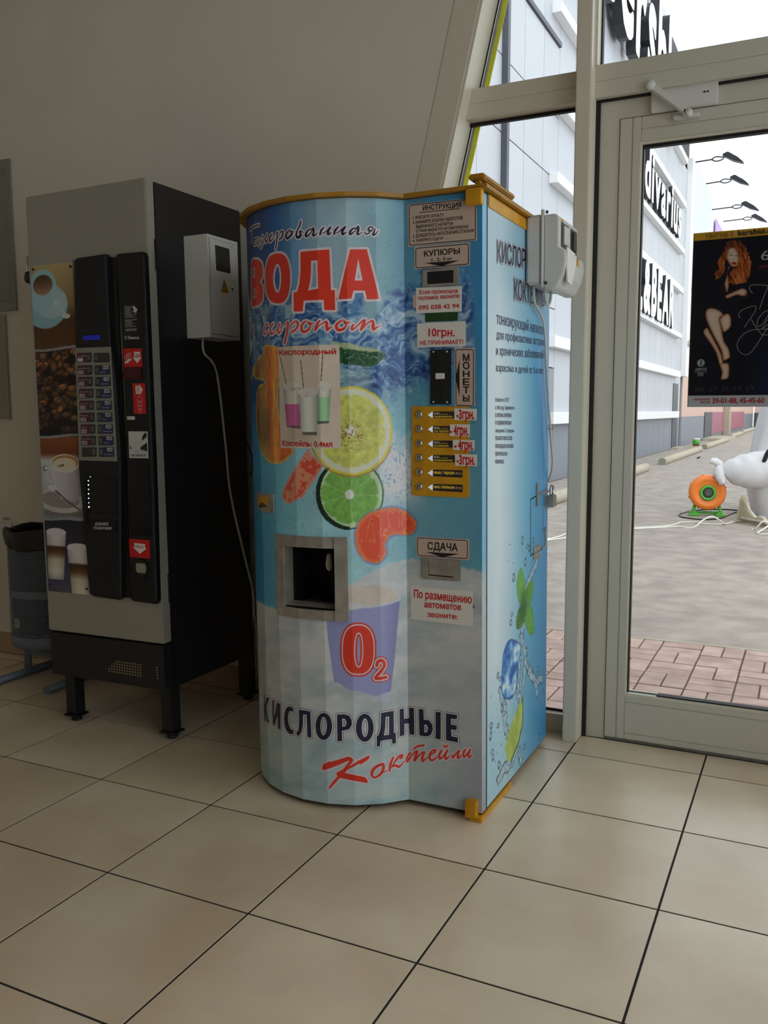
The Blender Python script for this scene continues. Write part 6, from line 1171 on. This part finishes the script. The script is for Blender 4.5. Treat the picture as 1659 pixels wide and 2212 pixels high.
lg = pd_['logo']; cx_, cy_ = lg[0]; rr = abs(lg[2][1]-lg[0][1])
polymesh('emblem', PO, [[(cx_+rr*math.cos(k*math.pi/10), cy_+rr*math.sin(k*math.pi/10)) for k in range(20)]], .0008, M['ltgrey'], po_)
polymesh('emblem_figure', PO, [[(cx_-2.5, cy_+8), (cx_+3, cy_+9), (cx_+1.5, cy_), (cx_+3, cy_-8), (cx_-3, cy_-8), (cx_-1, cy_)]], .0010, M['ink'], po_)
union(ring_shapes([[lg[3], lg[4], [lg[4][0], lg[5][1]], lg[5]]], .0012), 'emblem_frame', PO, .0009, M['ltgrey'], po_)
union(ring_shapes([[lg[6], [lg[7][0], lg[6][1]], lg[7], [lg[6][0], lg[7][1]]]], .0010), 'emblem_frame', PO, .0009, M['ltgrey'], po_)

# ------------------------------------------------------------ outdoors: ground, paving
GZ = -.06
g = obj('asphalt_ground', B(-12, 16, 1.15, 75, -.20, GZ), M['asph']); tag(g, kind='structure')
pv = empty('brick_paving', (0, 0, GZ), kind='structure')
obj('joint_sand', B(.35, 3.4, 1.155, 2.845, .001, .004), M['dirt'], pv)
pm = {}
def paver(w, h):
    k = (w, h)
    if k not in pm:
        bm = bmesh.new(); box(bm, -w/2, w/2, -h/2, h/2, -.03, .012); 
        top = [e for e in bm.edges if all(v.co.z > .01 for v in e.verts)]; bmesh.ops.bevel(bm, geom=top, offset=.003, segments=1, affect='EDGES')
        o = obj('paver', bm, M['pav'], pv); pm[k] = o.data; return o
    return link(bpy.data.objects.new('paver', pm[k]), pv)
c_ = .2095; nxp = 14
for i in range(nxp):
    for jn in range(8):
        X0 = .382+i*c_; Y0 = 2.838-(jn+1)*c_; par = (i+jn) % 2
        for k in range(2):
            if par: o = paver(.201, .0975); o.location = (X0+c_/2, Y0+c_*(.25+.5*k), rnd.uniform(-.002, .002))
            else: o = paver(.0975, .201); o.location = (X0+c_*(.25+.5*k), Y0+c_/2, rnd.uniform(-.002, .002))
            o.rotation_euler = (rnd.uniform(-.006, .006), rnd.uniform(-.006, .006), rnd.uniform(-.008, .008))
obj('edge_kerb', B(.35, 3.4, 2.842, 2.872, -.02, .012, bev=.003), M['kerb'], pv)

# ------------------------------------------------------------ shopping centre facade
XF = -1.7
fc = empty('shopping_centre', (XF, 8, GZ), label='long grey clad shopping centre wall with white bands outside', cat='building')
def FL(x, y, z): return (x-XF, y-8, z-GZ)
def fbox(name, m, x0, x1, y0, y1, z0, z1, bev=0., par=None, lab=None):
    a = FL(x0, y0, z0); b = FL(x1, y1, z1); o = obj(name, B(a[0], b[0], a[1], b[1], a[2], b[2], bev=bev), M[m], par or fc)
    if lab: o['label'] = lab
    return o
fbox('core_wall', 'cladj', XF-6, XF-.06, 3.0, 30.9, GZ, 12.2)
ys = [10.53+1.05*k for k in range(-5, 4)]; ys[-1] = 13.6
zs = [GZ, .90, 1.98, 3.01, 4.10, 5.20, 6.25, 7.42, 8.5, 9.6, 10.8, 12.2]
for i in range(len(ys)-1):
    for k in range(len(zs)-1):
        dz = .010; sh = 0.
        fbox('panel', 'clad2' if zs[k+1] < 2.0 else 'clad', XF-.05, XF, ys[i]+.008, ys[i+1]-.008, zs[k]+dz, zs[k+1]-dz)
fbox('downpipe', 'pipe', XF+.0, XF+.09, 10.49, 10.60, GZ, 12.2, lab='grey downpipe')
fbox('shadow_gap_strip', 'pipe', XF-.02, XF+.04, 11.6, 13.58, 7.42, 7.50)  # dark strip stands in for the shade of a gap between panels
bands = [(.99, 1.20), (2.32, 2.52), (3.60, 3.75), (5.06, 5.24), (6.32, 6.47), (7.79, 7.97), (9.18, 9.36)]
for a, b in bands: fbox('white_band', 'whitew', XF, XF+.16, 13.05 if a < 9 else 26.8, 29.0, a, b, bev=.005)
edges_z = [GZ, 1.09, 2.42, 3.67, 5.15, 6.40, 7.88, 9.27, 12.2]
for k in range(len(edges_z)-1):
    n = 15; y1 = 24.6 if k == 7 else 30.2
    for i in range(n):
        a = 13.6+(30.2-13.6)/n*i; b = a+(30.2-13.6)/n
        if b > y1+.2: continue
        fbox('panel', 'clad2' if k < 1 else 'clad', XF-.05, XF, a+.008, b-.008, edges_z[k]+.01, edges_z[k+1]-.01)
fbox('corner_post', 'whitew', XF-.02, XF+.16, 30.2, 30.9, 2.4, 9.68)
fbox('side_door', 'pipe', XF-.04, XF+.02, 28.45, 29.6, GZ, 2.12, lab='dark narrow side door')
fbox('door_sill', 'kerb', XF, XF+.25, 28.3, 29.8, GZ, GZ+.06)
# shop signs: every letter a boxed part
def sign(word_, y0, z0, h, y1, label, dep=.11, off=.12, bold=1.0, anchor=None):
    s = empty('shop_sign', (XF+off, y0, z0), label=label, cat='sign')
    fbx = []; x = 0.
    ws = []
    for ch in word_:
        V, Fq = textmesh_raw(ch, bold); ws.append(max(v[0] for v in V)-min(v[0] for v in V)+.10)
    if anchor: f = sum(ws[:anchor[0]])/sum(ws); y0 = (anchor[1]-f*y1)/(1-f); s.location.y = y0
    k = (y1-y0)/sum(ws)
    for ch, w in zip(word_, ws):
        V, Fq = textmesh_raw(ch, bold); xm = min(v[0] for v in V); sc_ = h
        bm = bmesh.new(); fr = [bm.verts.new((dep, x+(a-xm)*k, b*sc_)) for a, b in V]; bk = [bm.verts.new((0, x+(a-xm)*k, b*sc_)) for a, b in V]
        cnt = {}
        for f in Fq:
            for i in range(len(f)): e = (f[i], f[(i+1) % len(f)]); cnt[e] = cnt.get(e, 0)+1
        for f in Fq:
            try: bm.faces.new([fr[i] for i in f]).material_index = 0
            except ValueError: pass
        for (a, b) in cnt:
            if (b, a) not in cnt:
                try: bm.faces.new((fr[a], bk[a], bk[b], fr[b])).material_index = 1
                except ValueError: pass
        obj('letter', bm, [M['letw'], M['letb']], s); x += w*k
    obj('mounting_rail', B(-off+.001, .02, .1, y1-y0-.2, h*.18, h*.24), M['letb'], s)
    return s
def textmesh_raw(ch, bold):
    V, F, g0, n = glyph(ch, bold); return [(x, y/.73) for x, y in V], F
sign('PULL&BEAR', 17.3, 3.80, 1.27, 26.6, 'bold white capital letters with black sides, lowest shop sign on the grey facade', bold=2.4, anchor=(4, 21.15))
sign('stradivarius', 18.4, 6.60, 1.20, 27.6, 'narrow white lowercase letters, middle shop sign on the grey facade', bold=1.6, anchor=(4, 20.85))
sign('Bershka', 15.0, 9.15, 2.45, 26.6, 'tallest white letters with deep black sides, topmost shop sign on the grey facade', bold=1.6, dep=.22)
# farther wing with banners and lamps
fw = empty('far_wing', (XF, 31, GZ), label='bright far wing of the shopping centre with banners beyond the signs', cat='building')
def wb(name, m, x0, x1, y0, y1, z0, z1, lab=None):
    o = obj(name, B(x0-XF, x1-XF, y0-31, y1-31, z0-GZ, z1-GZ), M[m], fw)
    if lab: o['label'] = lab
wb('wall', 'whitew', XF-6, XF-.05, 30.9, 72, GZ, 9.7)
obj('end_wall', B(-1.7-XF, 24, 42, 42.5, 0, 2.4), M['peach'], fw); obj('end_parking_wall', B(-1.7-XF, 24, 41.6, 41.9, 0, 1.1), M['pipe'], fw)
wb('plinth', 'clad2', XF-.05, XF-.02, 30.9, 72, GZ, 1.0)
wb('lower_cladding', 'peach', XF-.05, XF-.015, 30.9, 72, 1.0, 2.5)
wb('car_reflection_strip', 'pinkb', XF-.05, XF+.01, 38.5, 62, .15, 1.15)  # pinkish strip, painted reflection of a maroon car
wb('dark_doorway', 'pipe', XF-.05, XF+.02, 38.2, 41.2, GZ, 1.15)
wb('beige_pillar', 'kerb', XF, XF+.3, 47.0, 47.8, GZ, 2.6)
wb('doorstep', 'kerb', XF, XF+1.0, 37.6, 42, GZ, .05)
wb('banner', 'ban1', XF+.0, XF+.06, 31.3, 37.4, 5.6, 9.9, 'pale blue banner'); wb('banner', 'ban2', XF, XF+.06, 39.3, 47, 6.0, 9.4, 'purple banner')
wb('banner', 'ban3', XF+2.0, XF+2.1, 60, 70, 8.0, 14.5, 'pale green banner'); wb('banner', 'ban4', XF+3.6, XF+3.7, 66, 70, 7.0, 14.0, 'orange banner')
for i, (y, z, L) in enumerate(((31.1, 9.75, 1.15), (35.2, 9.95, 1.05), (37.6, 9.45, 1.3), (42.8, 9.95, 1.35))):
    lm = empty('facade_lamp', (XF+.0, y, z), label='%s black floodlight on a thin arm above the facade' % ('nearest', 'second nearest', 'third nearest', 'farthest')[i], cat='lamp', group='floodlights on arms along the facade')
    bm = bmesh.new(); tube(bm, [(0, 0, 0), (L-.45, 0, .03)], .025, 6); obj('arm', bm, M['letb'], lm)
    bm = bmesh.new(); tube(bm, [(L-.5, 0, .03), (L-.38, 0, .10), (L-.2, 0, .08), (L-.1, 0, .04), (L-.2, 0, -.03), (L-.38, 0, -.04), (L-.5, 0, .03)], .022, 6, step=.06); obj('bracket', bm, M['letb'], lm)
    obj('head', prism([(L-.16, .12), (L+.02, .20), (L+.35, -.02), (L+.55, -.22), (L+.2, -.10)], 'y', -.18, .18, bev=.02), M['letb'], lm)
# small security camera by the end of the BEAR sign
kc = empty('security_camera', (XF, 30.6, 3.45), label='small white security camera on the facade corner beyond the lowest shop sign', cat='camera')
obj('bracket', B(0, .25, -.03, .03, -.03, .03), M['whitew'], kc); obj('housing', B(.15, .65, -.12, .12, .0, .22, bev=.04), M['ltgrey'], kc)
# concrete logs along the kerb
for i, (y0, y1, x) in enumerate(((6.9, 10.9, -.66), (12.6, 17.3, -.66), (19.6, 27.3, -.66), (29.0, 37.4, -.70), (42.0, 49.0, -.92), (51.0, 62.0, -1.05))):
    r = .095; b_ = empty('kerb_log', (x, y0, GZ+r-.02), label='%s pale concrete log lying along the wall outside' % ('nearest', 'second nearest', 'third nearest', 'fourth nearest', 'fifth nearest', 'farthest')[i], cat='kerb', group='concrete logs along the facade')
    bm = bmesh.new(); tube(bm, [(0, t*(y1-y0)/5, 0) for t in range(6)], r, 16); obj('log', bm, M['kerb'], b_)
    obj('end_cap', prism([(.085*math.cos(k*math.pi/6), .085*math.sin(k*math.pi/6)) for k in range(12)], 'y', -.004, .002), M['grey'], b_)
bk = empty('paint_bucket', (-1.30, 31.9, GZ), label='small green and red bucket by the far wall', cat='bucket')
bm = bmesh.new(); lathe(bm, [(0,0),(.22,0),(.24,.26)], 20); obj('lower_label', bm, M['sred'], bk); bm = bmesh.new(); lathe(bm, [(.242,.08),(.248,.42),(0,.42)], 20); obj('upper_label', bm, M['green'], bk); bm = bmesh.new(); lathe(bm, [(.25,.42),(.262,.44),(.262,.50),(0,.50)], 20); obj('rim', bm, M['whitew'], bk); bk.scale = (.5, .5, .55)
# bird on the asphalt
bd = empty('bird', (-.15, 22.3, GZ), label='small dark bird walking on the asphalt', cat='bird')
bm = bmesh.new(); tube(bm, [(-.13, 0, .06), (-.06, 0, .08), (.0, 0, .11), (.06, 0, .14), (.09, 0, .17), (.11, 0, .18)], [.006, .022, .045, .042, .028, .02], 10, step=.02); tube(bm, [(.11, 0, .18), (.15, 0, .175)], [.010, .002], 6); obj('body', bm, M['letb'], bd, smooth=True)
for s in (-.02, .02):
    bm = bmesh.new(); tube(bm, [(.0, s, .08), (.005, s, .0), (.03, s, .001)], .004, 5); obj('leg', bm, M['letb'], bd)

bd.scale = (.45, .45, .45)
# ------------------------------------------------------------ blower, inflatable, ropes
bl = empty('blower', (1.40, 9.30, GZ), (0, 0, math.radians(12)), label='orange round fan blower on green feet standing on the asphalt', cat='blower')
cz = .285; R1 = .215
bm = bmesh.new(); lathe(bm, [(.0,.085),(.10,.088),(.155,.10),(.165,.105),(.175,.098),(.195,.10),(.212,.075),(R1,.04),(R1,-.04),(.212,-.075),(.18,-.10),(0,-.10)], 40, (0, 0, cz), 'y'); obj('volute_case', bm, M['orange'], bl)
for k in range(8):
    a = k*math.pi/4+.3; obj('case_lug', B(R1*math.cos(a)-.012, R1*math.cos(a)+.012, -.02, .02, cz+R1*math.sin(a)-.012, cz+R1*math.sin(a)+.012, bev=.004), M['orange'], bl)
obj('outlet', B(.05, .20, -.08, .08, cz+.10, cz+.23, bev=.02), M['orange'], bl)
bm = bmesh.new(); lathe(bm, [(.062,.098),(.068,.112),(.080,.114),(.092,.110),(.098,.09)], 32, (0, 0, cz), 'y'); obj('inlet_ring', bm, M['green'], bl)
bm = bmesh.new(); lathe(bm, [(0,.100),(.03,.103),(.066,.100)], 24, (0, 0, cz), 'y'); gr = obj('grille', bm, M['hubg'], bl)
for r in (.02, .04, .058):
    bm = bmesh.new(); tube(bm, [(r*math.cos(k*math.pi/12), -.104, cz+r*math.sin(k*math.pi/12)) for k in range(25)], .0018, 5, cap=False); obj('grille_ring', bm, M['smoke'], gr)
for sx in (-1, 1):
    bm = bmesh.new(); tube(bm, [(sx*.13, 0, .16), (sx*.16, -.02, .05), (sx*.16, -.02, .03)], .02, 8); box(bm, sx*.15-.06, sx*.15+.06, -.15, -.05, 0, .03, bev=.008); box(bm, sx*.15-.05, sx*.15+.05, .05, .14, 0, .03, bev=.008); box(bm, sx*.15-.03, sx*.15+.03, -.10, .10, .01, .05, bev=.008); obj('foot', bm, M['green'], bl)
obj('foot_bar', B(-.13, .13, -.02, .02, .02, .05, bev=.006), M['green'], bl)
it = empty('inflatable', (2.3, 9.35, GZ), label='white fabric air tube and tall inflated body tied to the orange blower', cat='inflatable')
def ip(x, y, z): return (x-2.3, y-9.35, z-GZ)
pts = [(1.53, 9.28, .53), (1.57, 9.28, .52), (1.62, 9.28, .515), (1.70, 9.28, .505), (1.80, 9.29, .50), (1.95, 9.3, .51), (2.15, 9.33, .54), (2.42, 9.38, .59)]
bm = bmesh.new(); q_ = catmull([p+(r,) for p, r in zip(pts, (.035, .06, .11, .165, .20, .22, .235, .245))], .02)
tube(bm, [ip(*p[:3]) for p in q_], [float(p[3])for i, p in enumerate(q_)], 26)
for v in bm.verts: v.co.z += .008*math.sin(v.co.x*40+v.co.y*30)
obj('air_tube', bm, M['fabric'], it)
bm = bmesh.new(); tube(bm, [ip(1.56, 9.22, .53), ip(1.52, 9.21, .59), ip(1.47, 9.2, .61), ip(1.43, 9.2, .60)], [.035, .045, .045, .030], 9, step=.012); tube(bm, [ip(1.55, 9.20, .55), ip(1.53, 9.20, .49), ip(1.56, 9.19, .41), ip(1.585, 9.19, .34)], [.045, .062, .058, .040], 9, step=.02)
for v in bm.verts: v.co += Vector((.007*math.sin(v.co.z*90+v.co.y*60), 0, .007*math.sin(v.co.x*110)))
obj('tied_cuff', bm, M['fabric'], it)
bm = bmesh.new(); tube(bm, [ip(2.03, 9.12, .62), ip(2.10, 9.10, .77), ip(2.3, 9.2, .80)], .025, 8, step=.04); obj('strap', bm, M['letb'], it)
bm = bmesh.new(); P_ = [(2.60, 9.8, GZ+.001), (2.58, 9.8, .35), (2.58, 9.8, .9), (2.62, 9.8, 1.6), (2.70, 9.8, 2.6)]
q_ = catmull([p+(r,) for p, r in zip(P_, (.70, .76, .70, .60, .45))], .06); rings = []
for p in q_:
    rings.append([bm.verts.new(ip(p[0]+p[3]*(1+.05*math.sin(7*a))*math.cos(a), p[1]+p[3]*(1+.05*math.sin(7*a))*math.sin(a), p[2])) for a in [k*2*math.pi/48 for k in range(48)]])
for A_, B_ in zip(rings, rings[1:]):
    for k in range(48): bm.faces.new((A_[k], A_[(k+1) % 48], B_[(k+1) % 48], B_[k])).smooth = True
bm.faces.new(rings[-1]); obj('body', bm, M['fabric'], it)
# crumpled tarpaulin at its foot
bm = bmesh.new(); G_ = {}
prof_t = [(0, .0), (.06, .33), (.16, .36), (.22, .20), (.36, .10), (.50, .14), (.62, .03)]
for i in range(13):
    for k in range(15):
        t = k/14; u = i/12; x = 1.80+.55*t-.02*math.sin(u*9); y = 8.62-.62*t+.50*u; z = GZ+.012+np.interp(t, [a for a, b in prof_t], [b for a, b in prof_t])*(1-u)**.6*.9*(1-t*.4)+.02*abs(math.sin(i*2.1+k*1.3))
        G_[i, k] = bm.verts.new((x-2.0, y-8.4, z-GZ))
for i in range(12):
    for k in range(14): bm.faces.new((G_[i, k], G_[i+1, k], G_[i+1, k+1], G_[i, k+1]))
bmesh.ops.solidify(bm, geom=bm.faces[:], thickness=.012)
tp = obj('tarpaulin', bm, M['tarp']); tp.location = (2.0, 8.4, GZ); tag(tp, 'cream crumpled tarpaulin lying beside the inflatable', 'tarpaulin')
def rope(pts, r, m, label, nm='rope', cat='rope'):
    bm = bmesh.new(); tube(bm, pts, r, 7, step=.03); tag(obj(nm, bm, M[m]), label, cat)
rz = GZ+.008
rope([(.10, 6.2, rz), (.24, 6.55, rz), (.30, 7.0, rz), (.55, 7.35, rz), (.81, 7.56, rz), (1.09, 7.82, rz), (1.24, 7.98, rz), (1.40, 7.95, rz), (1.50, 8.10, rz+.08), (1.58, 8.22, rz+.10), (1.66, 8.30, rz+.04), (1.70, 8.45, rz), (1.77, 8.9, rz)], .009, 'rope', 'long white rope running across the asphalt toward the blower')
rope([(.16, 6.25, rz), (.34, 6.6, rz), (.50, 7.2, rz), (.84, 7.66, rz), (1.10, 7.95, rz), (1.20, 8.25, rz), (1.22, 8.38, rz), (1.36, 8.44, rz), (1.47, 8.33, rz), (1.68, 8.42, rz), (1.80, 8.75, rz)], .008, 'rope', 'second white rope kinked in front of the blower')
rope([(1.98, 8.15, rz), (2.02, 8.02, rz), (2.10, 8.0, rz+.10), (2.16, 8.05, rz+.06), (2.06, 7.75, rz), (2.14, 7.72, rz), (2.3, 7.75, rz)], .009, 'rope', 'loose white rope loop in front of the tarpaulin')
rope([(1.10, 9.20, rz), (1.13, 8.98, rz), (1.22, 8.85, rz), (1.43, 8.76, rz), (1.60, 9.0, rz), (1.68, 9.6, rz), (1.75, 9.9, rz), (1.5, 10.0, rz), (1.2, 9.7, rz), (1.10, 9.25, rz)], .008, 'cabled', 'dark power lead coiled round the blower feet', 'power_lead', 'cable')
